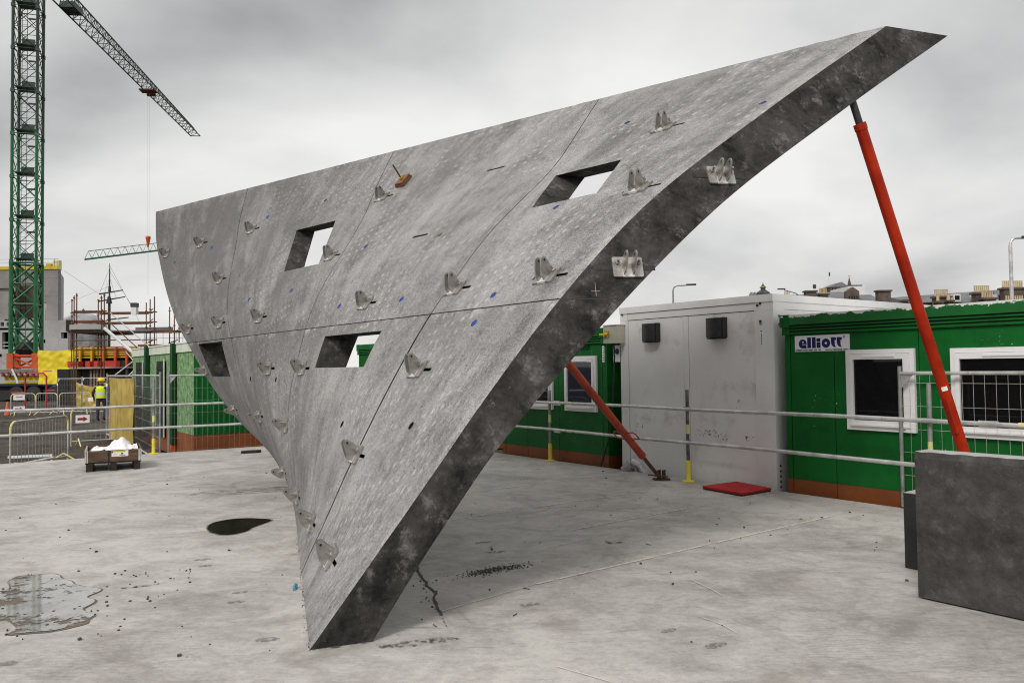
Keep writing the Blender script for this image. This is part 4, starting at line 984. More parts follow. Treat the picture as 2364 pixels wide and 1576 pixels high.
def strip(name, pts, w, mat, z=.004, jag=0.0, kind='structure'):
    vs = []; fs = []; P = []
    for a, b in zip(pts, pts[1:]):
        a = Vector((*a[:2], 0)); b = Vector((*b[:2], 0)); n = max(2, int((b - a).length / .08))
        P += [a.lerp(b, i / n) for i in range(n)]
    P.append(Vector((*pts[-1][:2], 0)))
    for i, p in enumerate(P):
        d = (P[min(i + 1, len(P) - 1)] - P[max(i - 1, 0)]).normalized(); nrm = Vector((-d.y, d.x, 0))
        j = nrm * mnoise.noise((i * .9, 7, w * 90)) * jag; k = w * (.5 + (.5 * abs(mnoise.noise((i * .7, 2, 3))) if jag else 0))
        for s in (-1, 1): q = p + j + nrm * k * s; vs.append((q.x, q.y, z))
    fs = [(2 * i, 2 * i + 2, 2 * i + 3, 2 * i + 1) for i in range(len(P) - 1)]
    me = bpy.data.meshes.new(name); me.from_pydata(vs, [], fs); me.materials.append(MT[mat]); o = bpy.data.objects.new(name, me); COL.objects.link(o); o['kind'] = kind
    if fs and me.polygons[0].normal.z < 0: me.flip_normals()
    return o
for pts, w in (([(.158, 6.124), (3.468, 8.706)], .030), ([(.534, 8.082), (2.269, 9.476)], .024), ([(-.67, 8.731), (1.736, 10.577)], .022), ([(-.61, 10.618), (1.259, 11.998)], .022),
               ([(-.50, 5.472), (.158, 6.124)], .012), ([(-.473, 13.314), (1.128, 13.505)], .03), ([(-6.868, 10.71), (-6.229, 11.338), (-5.2, 12.3)], .022), ([(-6.336, 9.883), (-5.025, 10.857)], .016),
               ([(2.748, 9.907), (3.316, 10.305)], .026), ([(.22, 4.45), (.52, 4.20)], .009), ([(1.35, 6.2), (1.45, 5.9), (1.5, 5.65)], .008), ([(1.20, 5.3), (1.32, 5.1), (1.36, 4.95)], .008), ([(-.6, 9.3), (.7, 10.2)], .012), ([(.2, 7.2), (1.1, 8.1)], .010)):
    strip("marking_line", pts, w, 'line', .0040 if w > .02 else .0050)
strip("slab_crack", [(-.819, 6.745), (-.747, 6.394), (-.672, 6.114), (-.576, 5.901), (-.576, 5.738), (-.517, 5.502), (-.492, 5.386)], .017, 'crack', .0045, .022)
strip("slab_crack", [(-.50, 5.42), (-.46, 5.25), (-.407, 5.035), (-.475, 4.92), (-.60, 4.86), (-.84, 4.835)], .009, 'soil', .0047, .03)
strip("slab_crack", [(-3.02, 6.16), (-2.86, 6.19), (-2.72, 6.30)], .030, 'soil', .0050, .05)
def patch(x, y, a, b, rz, mat, z, seed, kind='structure', name="slab_stain"):
    pts = [(x + a * math.cos(t) * math.cos(rz) - b * math.sin(t) * math.sin(rz), y + a * math.cos(t) * math.sin(rz) + b * math.sin(t) * math.cos(rz)) for t in (2 * math.pi * i / 10 for i in range(10))]
    return sheet(name, blob(pts, z, seed, min(a, b) * .5, 4), mat, kind)
patch(-.15, 6.575, .24, .055, .55, 'soil', .0054, 2); patch(.94, 7.51, .09, .045, .1, 'soil', .0054, 5); patch(-.58, 4.86, .25, .05, .3, 'soil', .0056, 8)
for i, (x, y, a, rz) in enumerate(((-1.52, 4.95, .07, .2), (-2.9, 4.60, .08, .3), (-2.05, 6.0, .06, .4), (-2.0, 5.75, .06, .3), (-2.75, 7.05, .07, .4), (-2.62, 6.82, .06, .3), (.95, 5.02, .06, .6), (1.18, 4.75, .08, .5), (.1, 5.6, .07, .4), (-.3, 7.6, .08, .2), (-.18, 7.2, .09, .3))):
    patch(x, y, a, a * .5, rz, 'damp', .0034, i)
patch(-3.4, 11.1, 1.0, .28, .35, 'damp_wide', .0030, 21)
strip('foot_dirt', [(-1.235, 4.745), (-1.0, 4.83), (-.84, 4.90)], .022, 'soil', .0058, .02)
# grit and twigs scattered about, denser along the foot of the wall and round the soil smear
mb = MB(); rg = random.Random(11)
def crumb(x, y, s):
    rz = rg.uniform(0, 6.28); M3 = Matrix.Rotation(rz, 3, 'Z') @ Matrix.Rotation(rg.uniform(-.3, .3), 3, 'X'); mb.box((x, y, s * .32), (s, s * rg.uniform(.45, .9), s * .6), M=M3)
for k in range(210):
    x = rg.uniform(-6, 4.2); y = rg.uniform(4.2, 13.5)
    if abs(x) < y * .72: crumb(x, y, rg.choice((.005, .006, .008, .010, .013, .022)))
for k in range(110): a = rg.random(); x = -1.212 - 1.04 * a - abs(rg.gauss(0, .016)); y = 4.75 + 3.6 * a; crumb(x, y, rg.uniform(.003, .009))
for k in range(420): a = rg.gauss(.45, .3); crumb(-.36 + .42 * a + rg.gauss(0, .04), 6.442 + .26 * a + rg.gauss(0, .05), rg.uniform(.004, .011))
for k in range(90): crumb(rg.uniform(-4.0, -2.5), rg.uniform(5.0, 6.7), rg.uniform(.008, .018))
for k in range(24): a = rg.random(); crumb(-.82 + .3 * a + rg.gauss(0, .04), 6.7 - 1.2 * a, rg.uniform(.006, .016))
for k in range(14):
    x = rg.uniform(-1, 3.4); y = rg.uniform(4.8, 9); L = rg.uniform(.03, .07); r = rg.uniform(0, 3.14); mb.tube((x, y, .005), (x + L * math.cos(r), y + L * math.sin(r), .007), .003, 5)
part("grit", mb, 'grit', kind='stuff')

# ------------------------------------------------------------------ mesh fence panels, barriers
GZ = -.36
def vec(p): return Vector(p)
def mesh_fence(label, a, b, z0, z1, group="wire mesh fence panels", tags=True):
    a = Vector((a[0], a[1], 0)); b = Vector((b[0], b[1], 0)); d = (b - a); L = d.length; d.normalize(); up = Vector((0, 0, 1))
    t = thing("fence_panel", label, "fence panel", (a.x, a.y, z0), group)
    for p in (a, b):
        mb = MB(); mb.tube(p + up * z0, p + up * (z1 + .05), .021, 10); part("post", mb, 'galv_dull', t, smooth=False)
    for z in (z1 - .03, z0 + .12):
        mb = MB(); mb.tube(a + up * z, b + up * z, .021, 10); part("rail", mb, 'galv', t)
    mb = MB(); mb.add([a + d * .02 + up * (z1 - .05), a + d * .15 + up * (z1 - .05), a + d * .02 + up * (z1 - .2)], [(0, 1, 2)]); mb.add([a + d * .02 + up * (z1 - .05) + Vector((.004, .004, 0)), a + d * .15 + up * (z1 - .05) + Vector((.004, .004, 0)), a + d * .02 + up * (z1 - .2) + Vector((.004, .004, 0))], [(0, 2, 1)]); part("corner_gusset", mb, 'galv', t)
    mb = MB(); n = int(L / .11)
    for i in range(1, n): mb.tube(a + d * (L * i / n) + up * (z0 + .14), a + d * (L * i / n) + up * (z1 - .05), .0019, 3, cap=False)
    k = int((z1 - z0) / .26)
    for j in range(1, k + 1): mb.tube(a + up * (z0 + .1 + .26 * j), b + up * (z0 + .1 + .26 * j), .0022, 3, cap=False)
    part("wire_mesh", mb, 'galv', t, kind='stuff')
    if tags:
        mb = MB(); c = a + up * (z1 - .32); mb.box(c - Vector((0, .024, 0)), (.05, .006, .10)); part("paper_tag", mb, 'sign_white', t)
    return t
q = E0 - N2 * .02 + D2 * 7.96
mesh_fence("galvanised mesh fence panel leaning behind the rail before the right-hand windows", q, q + D2 * 3.5, .02, 1.56, tags=False)
mesh_fence("mesh fence panel carrying the yellow sheet in the yard", (-12.5, 24.6), (-10.05, 21.1), GZ, 1.58)
mesh_fence("mesh fence panel beside the pebble-dashed end of the green cabin", (-10.0, 21.0), (-7.42, 16.80), GZ, 1.60)
q = L0 + D1 * 2.973 + N1 * .30
mesh_fence("mesh fence panel along the slab edge left of the leaning wall", q, q + D1 * 3.5, GZ, 1.60, tags=False)
mesh_fence("far mesh fence panel behind the walking worker", (-22.805, 40.000, 0.698)[:2], (-21.340, 39.500, 0.695)[:2], GZ, 1.40)
mesh_fence("far mesh fence panel in front of the yellow netting", (-21.243, 39.400, 0.697)[:2], (-19.719, 38.800, 0.696)[:2], GZ, 1.42)
def hanging(name, label, cat, a, b, z0, z1, mat, sag=0.0, amp=.05, n=26, seed=1, skirt=True):
    """a sheet hung between two points, with folds and real thickness"""
    a = Vector((a[0], a[1], 0)); b = Vector((b[0], b[1], 0)); d = b - a; nrm = Vector((-d.y, d.x, 0)).normalized(); mb = MB(); m = n
    for s in (0, 1):
        for j in range(m + 1):
            for i in range(n + 1):
                fx, fz = i / n, j / m; top = z1 - sag * math.sin(math.pi * fx) ; p = a + d * fx; p.z = z0 + (top - z0) * fz
                f = mnoise.noise((fx * 3.1 + fz * 1.3, fz * 2.2 - fx, seed)) + .5 * mnoise.noise((fx * 7 - fz * 4, fz * 5 + fx * 3, seed + 3))
                mb.v.append(p + nrm * (f * amp + s * .01))
    w = n + 1; S = w * (m + 1)
    mb.f = [(j * w + i, j * w + i + 1, (j + 1) * w + i + 1, (j + 1) * w + i) for j in range(m) for i in range(n)] + [(S + j * w + i, S + (j + 1) * w + i, S + (j + 1) * w + i + 1, S + j * w + i + 1) for j in range(m) for i in range(n)]
    mb.mi = [0] * len(mb.f); return single(name, mb, mat, label, cat, (a.x, a.y, z0), smooth=True)
hanging("debris_sheet", "upright yellow plastic sheet hung on the yard fence beside the green cabin", "debris sheet", (-12.05, 23.85), (-9.75, 20.55), GZ + .05, 1.50, 'netting', .02, .05)
hanging("debris_netting", "sagging yellow netting strung behind the walking worker", "debris netting", (-24.058, 44.000, 0.590), (-22.362, 44.000, 0.569), GZ, 1.15, 'netting', .25, .12, seed=5)
hanging("tarpaulin", "big bright yellow tarpaulin draped right of the crane base", "tarpaulin", (-32.114, 54.000, 1.699), (-29.101, 53.000, 1.668), (-30.310, 53.000, 1.626)[2] - .7, (-30.320, 53.000, 3.238)[2], 'tarp', .10, .13, n=40, seed=3)

def barrier(label, a, b, h=1.05, z=GZ, group="steel pedestrian barriers in the yard"):
    a = Vector((a[0], a[1], z)); b = Vector((b[0], b[1], z)); d = (b - a); L = d.length; d.normalize(); up = Vector((0, 0, 1)); s = Vector((-d.y, d.x, 0))
    t = thing("pedestrian_barrier", label, "barrier", tuple(a), group)
    r = .16; arc0 = [a + d * (r - r * math.cos(k * math.pi / 8)) + up * (h - r + r * math.sin(k * math.pi / 8)) for k in range(5)]
    arc1 = [b - d * (r - r * math.cos(k * math.pi / 8)) + up * (h - r + r * math.sin(k * math.pi / 8)) for k in range(5)]
    mb = MB(); mb.tube(arc0[-1], arc1[-1], .020, 10); mb.tube(a + up * .15, b + up * .15, .017, 8); mb.tube(a + up * .02, a + up * (h - r - .12), .019, 8); mb.tube(b + up * .02, b + up * (h - r - .12), .019, 8); part("tube_frame", mb, 'galv', t)
    for arc, e in ((arc0, a), (arc1, b)):
        mb = MB(); mb.path([e + up * (h - r - .15)] + arc, .0215, 10); part("yellow_corner", mb, 'yellow_pale', t)
        mb = MB()
        for k in (-1, 1): mb.tube(e + d * (.18 if e is a else -.18) + up * .22, e + d * (.18 if e is a else -.18) + s * .36 * k + up * .015, .017, 8)
        part("yellow_foot", mb, 'yellow_pale', t)
    mb = MB(); n = int(L / .12)
    for i in range(1, n): mb.tube(a + d * (L * i / n) + up * .15, a + d * (L * i / n) + up * h, .005, 4, cap=False)
    part("infill_bars", mb, 'galv_dull', t, kind='stuff'); return t
barrier("near pedestrian barrier with yellow corners just beyond the left rail", (-10.0, 15.9), (-10.05, 18.05))
barrier("pedestrian barrier cut by the left picture edge beyond the rail", (-12.2, 15.4), (-10.25, 15.75))
barrier("pedestrian barrier behind the near one carrying a red arrow sign", (-12.0, 21.7), (-10.85, 22.6))
barrier("far pedestrian barrier under the white notice and arrow signs", (-23.885, 38.000, -0.153), (-22.970, 38.400, -0.186))
barrier("far pedestrian barrier in the middle before the flatbed lorry", (-22.928, 38.400, -0.187), (-21.793, 38.200, -0.190))
barrier("far pedestrian barrier before the black shuttering", (-21.747, 38.300, -0.196), (-20.600, 39.000, -0.249))
def sign(name, label, p, w, h, arrow=False, lines=False):
    p = Vector(p); t = thing(name, label, "sign", tuple(p), None, math.atan2(-p.x, p.y) * .9)
    mb = MB(); mb.bbox((-w / 2, 0, -h / 2), (w / 2, .012, h / 2)); part("board", mb, 'sign_white', t, local=True)
    if arrow:
        k = w / 2; mb = MB(); mb.prism([(x * k, -.003, z * k) for x, z in ((-.72, -.20), (.12, -.20), (.12, -.42), (.74, 0), (.12, .42), (.12, .20), (-.72, .20))], (0, .0035, 0)); part("arrow", mb, 'dark_red_print', t, local=True)
    if lines:
        for z in (.10, -.04): mb = MB(); mb.bbox((-w * .3, -.003, h * z), (w * .3, -.0004, h * z + .02)); part("text_line", mb, 'black_print', t, local=True)
    return t
sign("arrow_sign", "white sign with dark red right arrow hung on the middle barrier", (-11.50, 21.35, .42), .33, .21, arrow=True)
sign("arrow_sign", "smaller white sign with red right arrow low on the far barrier", (-23.370, 37.800, -0.025), .46, .27, arrow=True)
sign("notice_board", "plain white notice with printed lines on the far barrier top", (-23.313, 37.700, 0.530), .46, .25, lines=True)
q = Vector((-24.366, 38.500, -0.175)); q.z = GZ; t = thing("traffic_cone", "faded orange traffic cone at the far left barrier end", "traffic cone", tuple(q))
mb = MB(); mb.lathe([(.14, .03), (.045, .62), (.03, .66)], q, 14); part("cone_body", mb, 'cone', t); mb = MB(); mb.box(q + Vector((0, 0, .015)), (.36, .36, .03)); part("cone_base", mb, 'black_rubber', t)
mb = MB(); mb.lathe([(.108, .24), (.078, .40)], q, 14); part("cone_band", mb, 'sign_white', t)
# a length of pipe and broken barrier bits on the mud
mb = MB(); mb.tube((-9.55, 19.2, -.2), (-7.75, 16.45, -.20), .04, 10); single("steel_pipe", mb, 'galv', "pale pipe lying on the ground against the fence foot", "pipe", (-9.55, 19.2, -.2))
mb = MB(); mb.tube((-10.55, 16.6, -.28), (-9.3, 16.2, -.05), .022, 10); single("fallen_tube", mb, 'galv', "fallen grey barrier tube sloping over the slab edge", "tube", (-10.55, 16.6, -.28))
mb = MB(); mb.box((-11.1, 18.4, -.25), (.9, .08, .05), rz=.35); single("white_batten", mb, 'sign_white', "short white and red striped batten lying on the mud", "batten", (-11.1, 18.4, -.25))

# ------------------------------------------------------------------ the worker walking away
def person(label, loc, rz):
    t = thing("person", label, "person", loc, None, rz)
    J = {'pel': (0, 0, .93), 'bel': (0, .01, 1.08), 'che': (0, .02, 1.28), 'nec': (0, .015, 1.475), 'hd0': (0, -.005, 1.55), 'hd1': (0, -.01, 1.64), 'hd2': (0, -.005, 1.72),
         'hl': (-.10, 0, .90), 'kl': (-.115, -.10, .50), 'al': (-.12, .06, .10), 'tl': (-.125, -.10, .045), 'hr': (.10, 0, .90), 'kr': (.10, .02, .49), 'ar': (.105, .03, .09), 'tr': (.115, -.13, .035),
         'sl': (-.185, .02, 1.40), 'el': (-.285, .06, 1.14), 'wl': (-.30, -.10, .96), 'gl': (-.30, -.17, .93), 'sr': (.185, .02, 1.40), 'er': (.265, .07, 1.13), 'wr': (.265, -.06, .91), 'gr': (.262, -.10, .83)}
    R = {'pel': (.155, .115), 'bel': (.15, .105), 'che': (.17, .12), 'nec': (.058, .058), 'hd0': (.07, .08), 'hd1': (.078, .095), 'hd2': (.06, .07), 'hl': (.09, .095), 'kl': (.06, .062), 'al': (.042, .045), 'tl': (.038, .03), 'hr': (.09, .095), 'kr': (.06, .062), 'ar': (.042, .045), 'tr': (.038, .03),
         'sl': (.062, .062), 'el': (.046, .046), 'wl': (.034, .034), 'gl': (.03, .04), 'sr': (.062, .062), 'er': (.046, .046), 'wr': (.034, .034), 'gr': (.03, .04)}
    E = [('pel', 'bel'), ('bel', 'che'), ('che', 'nec'), ('nec', 'hd0'), ('hd0', 'hd1'), ('hd1', 'hd2'), ('pel', 'hl'), ('hl', 'kl'), ('kl', 'al'), ('al', 'tl'), ('pel', 'hr'), ('hr', 'kr'), ('kr', 'ar'), ('ar', 'tr'), ('che', 'sl'), ('sl', 'el'), ('el', 'wl'), ('wl', 'gl'), ('che', 'sr'), ('sr', 'er'), ('er', 'wr'), ('wr', 'gr')]
    ks = list(J); me = bpy.data.meshes.new("body"); me.from_pydata([J[k] for k in ks], [(ks.index(a), ks.index(b)) for a, b in E], [])
    o = bpy.data.objects.new("body", me); COL.objects.link(o); md = o.modifiers.new("skin", 'SKIN'); md.use_smooth_shade = True
    for i, k in enumerate(ks): me.skin_vertices[0].data[i].radius = R[k]; me.skin_vertices[0].data[i].use_root = (k == 'pel')
    o.modifiers.new("sub", 'SUBSURF').levels = 2
    dg = bpy.context.evaluated_depsgraph_get(); nm = bpy.data.meshes.new_from_object(o.evaluated_get(dg)); o.modifiers.clear(); o.data = nm; nm.name = "body"
    for m in ('cloth_dark', 'denim', 'skin', 'black_rubber'): nm.materials.append(MT[m])
    for p in nm.polygons:
        z = p.center.z; x = abs(p.center.x); p.material_index = 2 if (z > 1.50 or (z < .97 and x > .235)) else (3 if z < .11 else (1 if z < .90 else 0))
    o.parent = t
    # waistcoat, slightly larger than the trunk
    mb = MB(); prof = [(.168, .130, .95), (.178, .135, 1.02), (.180, .132, 1.12), (.186, .134, 1.24), (.190, .132, 1.34), (.170, .115, 1.42), (.085, .085, 1.47)]; n = 24
    for a, b, z in prof: mb.v += [Vector((a * math.cos(2 * math.pi * i / n), .012 + b * math.sin(2 * math.pi * i / n), z)) for i in range(n)]
    mb.f = [(k * n + i, k * n + (i + 1) % n, (k + 1) * n + (i + 1) % n, (k + 1) * n + i) for k in range(len(prof) - 1) for i in range(n)]; mb.mi = [0] * len(mb.f)
    v = part("hi_vis_vest", mb, 'hivis', t, local=True, smooth=True)
    def band(z0, z1, e):
        m = MB()
        def rad(z):
            for (a, b, q0), (c, d, q1) in zip(prof, prof[1:]):
                if q0 <= z <= q1: f = (z - q0) / (q1 - q0); return a + (c - a) * f + e, b + (d - b) * f + e
        for z in (z0, z1):
            a, b = rad(z); m.v += [Vector((a * math.cos(2 * math.pi * i / n), .012 + b * math.sin(2 * math.pi * i / n), z)) for i in range(n)]
        m.f = [(i, (i + 1) % n, n + (i + 1) % n, n + i) for i in range(n)]; m.mi = [0] * n; part("reflective_band", m, 'reflective', v, local=True, smooth=True)
    band(1.03, 1.08, .004); band(1.15, 1.20, .004)
    for s in (-1, 1):
        m = MB(); m.prism([(s * .095, -.128, 1.20), (s * .135, -.120, 1.20), (s * .125, -.112, 1.41), (s * .085, -.118, 1.41)], (0, -.006, 0)); part("reflective_band", m, 'reflective', v, local=True)
    mb = MB(); mb.lathe([(.128, 1.675), (.126, 1.70), (.118, 1.75), (.095, 1.79), (.05, 1.815), (.01, 1.822)], (0, -.005, 0), 20); mb.lathe([(.145, 1.668), (.145, 1.676)], (0, .01, 0), 20); hh = part("hard_hat", mb, 'helmet', t, local=True, smooth=True)
    mb = MB(); mb.box((0, .02, 1.50), (.20, .16, .06)); mb.lathe([(.09, 1.46), (.10, 1.50), (.085, 1.55)], (0, .005, 0), 14); part("hood", mb, 'cloth_dark', t, local=True, smooth=True)
    return t
wp = Vector((-17.275, 33.500, -0.313)); PERS = person("worker in yellow hi-vis vest and hard hat walking away across the mud", (wp.x, wp.y, GZ - .01), math.pi + .1); PERS.scale = (1.14, 1.14, 1.0)
mb = MB(); q = Vector((wp.x - .40, wp.y - .08, GZ + .90)); mb.box(q, (.20, .02, .15), rz=.2); single("paper_sheet", mb, 'sign_white', "white papers held in the worker's left hand", "paper", tuple(q))

# ------------------------------------------------------------------ green cabin with the pebble-dashed end on the left
Cc = Vector((-6.95, 17.42, 0)); t = thing("site_cabin", "green cabin with pale pebble-dashed end wall and brown base left of the wall", "site cabin", (Cc.x, Cc.y, GZ), None, math.atan2(D1.y, D1.x))
def lb2(mb, x0, x1, y0, y1, z0, z1): return mb.bbox((x0, y0, z0 - GZ), (x1, y1, z1 - GZ))
LW, LD, zt = 3.0, 6.9, 2.29
mb = MB(); lb2(mb, .03, LW, .03, LD, -.30, zt - .05); part("core", mb, 'green_dark', t, local=True)
n = 24
mb = MB(); lb2(mb, 0, LW, .012, .029, .26, zt); part("front_panel", mb, 'green', t, local=True)
mb = MB()
for k in range(n): x = .02 + k * .12; lb2(mb, x, x + .06, -.004, .011, .262, zt - .002)
part("front_ribs", mb, 'green', t, local=True, kind='stuff')
mb = MB(); lb2(mb, 0, LW, .011, .029, -.30, .257); part("skirt_panel", mb, 'brown', t, local=True)
mb = MB(); lb2(mb, 0, .029, .03, LD, .26, zt - .20); part("dashed_panel", mb, 'dash', t, local=True)
mb = MB(); lb2(mb, -.003, .029, .03, LD, -.30, .257); part("skirt_panel", mb, 'brown', t, local=True)
mb = MB(); lb2(mb, -.03, .028, -.01, LD, zt - .197, zt); part("eaves_board", mb, 'cornice_pale', t, local=True)
for y in (1.55, 4.55):
    mb = MB(); lb2(mb, -.115, -.031, y, y + .20, -.05, zt + .03); lb2(mb, -.10, -.04, y + .2, y + .29, .3, zt); part("downpipe", mb, 'green_dark', t, local=True)
    mb = MB(); lb2(mb, -.125, -.031, y + .02, y + .16, -.18, -.06); part("pipe_shoe", mb, 'orange', t, local=True)
for y0, y1, z0, z1 in ((2.70, 3.55, .05, 1.92), (5.25, 6.2, .05, 1.92)):
    mb = MB(); lb2(mb, -.045, -.004, y0, y1, z0, z1); dr = part("louvred_door", mb, 'opening', t, local=True)
    for k in range(14):
        mb = MB(); lb2(mb, -.058, -.046, y0 + .05, y1 - .05, z0 + .1 + k * .12, z0 + .17 + k * .12); part("louvre", mb, 'opening', dr, local=True)
    mb = MB(); lb2(mb, -.07, -.046, y0 - .06, y0 - .005, z0, z1 + .04); part("door_post", mb, 'cornice_pale', dr, local=True)
mb = MB(); lb2(mb, 1.30, 2.6, -.03, -.006, .88, 1.75); w_ = part("mesh_window", mb, 'opening', t, local=True)
mb = MB(); lb2(mb, 1.26, 1.30, -.05, -.006, .84, 1.79); lb2(mb, 2.6, 2.64, -.05, -.006, .84, 1.79); lb2(mb, 1.30, 2.6, -.05, -.006, .84, .88); lb2(mb, 1.30, 2.6, -.05, -.006, 1.75, 1.79); part("window_frame", mb, 'cream', w_, local=True)
mb = MB()
for k in range(1, 16): lb2(mb, 1.30 + k * .081, 1.304 + k * .081, -.042, -.038, .88, 1.75)
for k in range(1, 11): lb2(mb, 1.30, 2.6, -.042, -.038, .88 + k * .079, .884 + k * .079)
part("window_grille", mb, 'galv_dull', w_, local=True)
mb = MB(); lb2(mb, -.05, LW, -.03, LD + .02, zt + .001, zt + .03); part("roof", mb, 'white_shade', t, local=True)

# ------------------------------------------------------------------ tower crane, its base and the lorry
def member(mb, a, b, r, n=5): mb.tube(a, b, r, n, cap=False)
CR = thing("tower_crane", "tall green lattice tower crane at the left with its jib reaching right", "tower crane", (-37.810, 62.000, 1.045))
cb = Vector(CR.location); cz = Vector((0, 0, 1)); ang = math.radians(17)
ux = Vector((math.cos(ang), math.sin(ang), 0)); uy = Vector((-math.sin(ang), math.cos(ang), 0)); aw = .845
base0 = Vector((cb.x, cb.y, 0))
corn = [base0 + ux * sx * aw + uy * sy * aw for sx, sy in ((-1, -1), (1, -1), (1, 1), (-1, 1))]
def mast_section(z0, z1, rleg, rb, mat):
    mb = MB()
    for k in range(4):
        p, q = corn[k], corn[(k + 1) % 4]
        member(mb, p + cz * z0, p + cz * z1, rleg, 6)
        zm = (z0 + z1) / 2
        for a, b in ((z0, zm), (zm, z1)):
            member(mb, p + cz * a, q + cz * b, rb); member(mb, q + cz * a, p + cz * b, rb)
        member(mb, p + cz * z1, q + cz * z1, rb * 1.1); member(mb, p + cz * zm, q + cz * zm, rb * .8)
        mb.box(p + cz * (z1 - .05), (.26, .26, .26), rz=ang)
    return part("mast_section", mb, mat, CR)
zb0 = 2.6; secs = []
z = zb0
mast_section(3.2, 7.0, .155, .075, 'crane_green'); mast_section(7.0, 10.2, .15, .075, 'crane_green'); z = 10.2
while z < 36:
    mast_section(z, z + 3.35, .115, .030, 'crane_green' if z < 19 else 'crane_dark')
    mb = MB(); c = base0 + cz * (z + .35); mb.box(c, (1.45, 1.45, .07), rz=ang); mb.box(c + ux * .2 + cz * .22 - uy * .7, (.9, .04, .36), rz=ang); part("platform", mb, 'crane_dark', CR)
    mb = MB(); c = base0 + cz * (z + 2.4) + ux * .45 - uy * .6; mb.box(c, (.6, .04, .14), rz=ang); part("number_plate", mb, 'crane_dark', CR)
    z += 3.35
mb = MB(); 
for s in (-1, 1): member(mb, base0 + ux * (s * .18 - .25) + cz * 3, base0 + ux * (s * .18 - .25) + cz * 36, .022, 4)
for k in range(110): member(mb, base0 + ux * -.43 + cz * (3 + k * .3), base0 + ux * -.07 + cz * (3 + k * .3), .014, 3)
part("ladder", mb, 'crane_dark', CR)
mb = MB(); mb.box(base0 + cz * 7.3 + uy * .55, (1.5, .05, 2.6), rz=ang); mb.box(base0 + cz * 7.3 - ux * .55, (.05, 1.2, 2.6), rz=ang); part("mast_hoarding", mb, 'scaff_board', CR)
# jib: triangular lattice
JA, JB = Vector((base0.x, base0.y, 33.6)), Vector((-42.150, 106.000, 33.090)); JB.z = 33.2
jd = (JB - JA); JL = jd.length; jd.normalize(); js = Vector((-jd.y, jd.x, 0)).normalized()
mb = MB(); nb = 34; hw = .62
def jp(f, s, h): return JA + jd * (JL * f) + js * s * hw + cz * h
for i in range(nb):
    f0, f1 = i / nb, (i + 1) / nb; h0, h1 = 1.75 - .95 * f0, 1.75 - .95 * f1
    for s in (-1, 1):
        member(mb, jp(f0, s, 0), jp(f1, s, 0), .075, 5); member(mb, jp(f0, s, 0), (JA + jd * JL * (f0 + f1) / 2 + cz * h0), .032, 4); member(mb, JA + jd * JL * (f0 + f1) / 2 + cz * h0, jp(f1, s, 0), .032, 4)
    if i < nb - 1: member(mb, JA + jd * JL * (f0 + .5 / nb) + cz * h0, JA + jd * JL * (f1 + .5 / nb) + cz * h1, .075, 5)
    member(mb, jp(f0, -1, 0), jp(f1, 1, 0), .028, 4); member(mb, jp(f0, -1, 0), jp(f0, 1, 0), .035, 4)
member(mb, jp(1, -1, 0), jp(1, 1, 0), .06, 5)
part("jib", mb, 'crane_dark', CR)
mb = MB(); c = jp(.17, 0, .3); mb.box(c, (1.8, 1.2, .5), rz=math.atan2(jd.y, jd.x)); part("jib_winch", mb, 'crane_dark', CR)
ft = .60
tp = JA + jd * JL * ft
mb = MB(); mb.box(tp - cz * .25, (1.2, 1.7, .14), rz=math.atan2(jd.y, jd.x)); mb.box(tp - cz * .35 + jd * .9, (.4, .9, .3), rz=math.atan2(jd.y, jd.x)); part("trolley", mb, 'rust', CR)  # rust brown darkens the red trolley, its backlit shade put into the colour
hk = Vector((tp.x, tp.y, tp.z - 17.2))
mb = MB(); mb.tube(tp - cz * .3 - js * .12, hk + cz * .6 - js * .10, .008, 4); mb.tube(tp - cz * .3 + js * .12, hk + cz * .6 + js * .10, .008, 4); part("hoist_rope", mb, 'galv_dull', CR)
mb = MB(); mb.lathe([(.08, -.62), (.28, .45), (.24, .60)], hk, 10); part("hook_block", mb, 'hook_red', CR)
mb = MB(); mb.tube(hk - cz * .7, hk - cz * 6.0, .012, 4); part("sling", mb, 'galv_dull', CR)
# counter jib and machinery above the frame, kept simple
mb = MB(); mb.box(base0 + cz * 35 - jd * 6 , (14, 1.3, .4), rz=math.atan2(jd.y, jd.x)); part("counter_jib", mb, 'crane_dark', CR)
mb = MB(); mb.box(base0 + cz * 34.2 - jd * 11, (2.6, 1.2, 2.6), rz=math.atan2(jd.y, jd.x)); part("counterweight", mb, 'far_concrete', CR)
# orange-red foot frame and yellow ballast
mb = MB(); 
for k in range(4):
    p, q = corn[k], corn[(k + 1) % 4]; mb.box(p + cz * 2.60, (.42, .42, 1.20), rz=ang); member(mb, p + cz * 3.0, q + cz * 3.0, .09, 6); member(mb, p + cz * 2.15, q + cz * 2.15, .08, 6); member(mb, p + cz * 3.0, q + cz * 2.15, .075, 6)
part("foot_frame", mb, 'orange', CR)
mb = MB(); mb.box(base0 + cz * 1.90, (3.0, 3.0, .16), rz=ang); mb.box(base0 + cz * 1.72 - uy * 1.3, (2.9, .3, .14), rz=ang); part("base_platform", mb, 'scaff_board', CR)
for k in range(7): mb = MB(); mb.box(base0 + cz * 1.60 + ux * (-1.2 + .4 * k) - uy * 1.2, (.14, .5, .34), rz=ang); part("base_jack", mb, 'dark_red_print', CR)
for k in range(2): mb = MB(); mb.box(base0 + cz * (1.32 - k * .50), (2.3, 2.3, .40), rz=ang); part("ballast_block", mb, 'ballast_yellow', CR)
mb = MB(); mb.box(base0 + cz * .25 , (3.0, 2.8, 1.1), rz=ang); part("base_sheet", mb, 'black_rubber', CR); mb = MB(); mb.lathe([(.5, 3.1), (.7, 3.5), (.55, 4.1)], base0, 10); part("cable_drum", mb, 'black_rubber', CR)
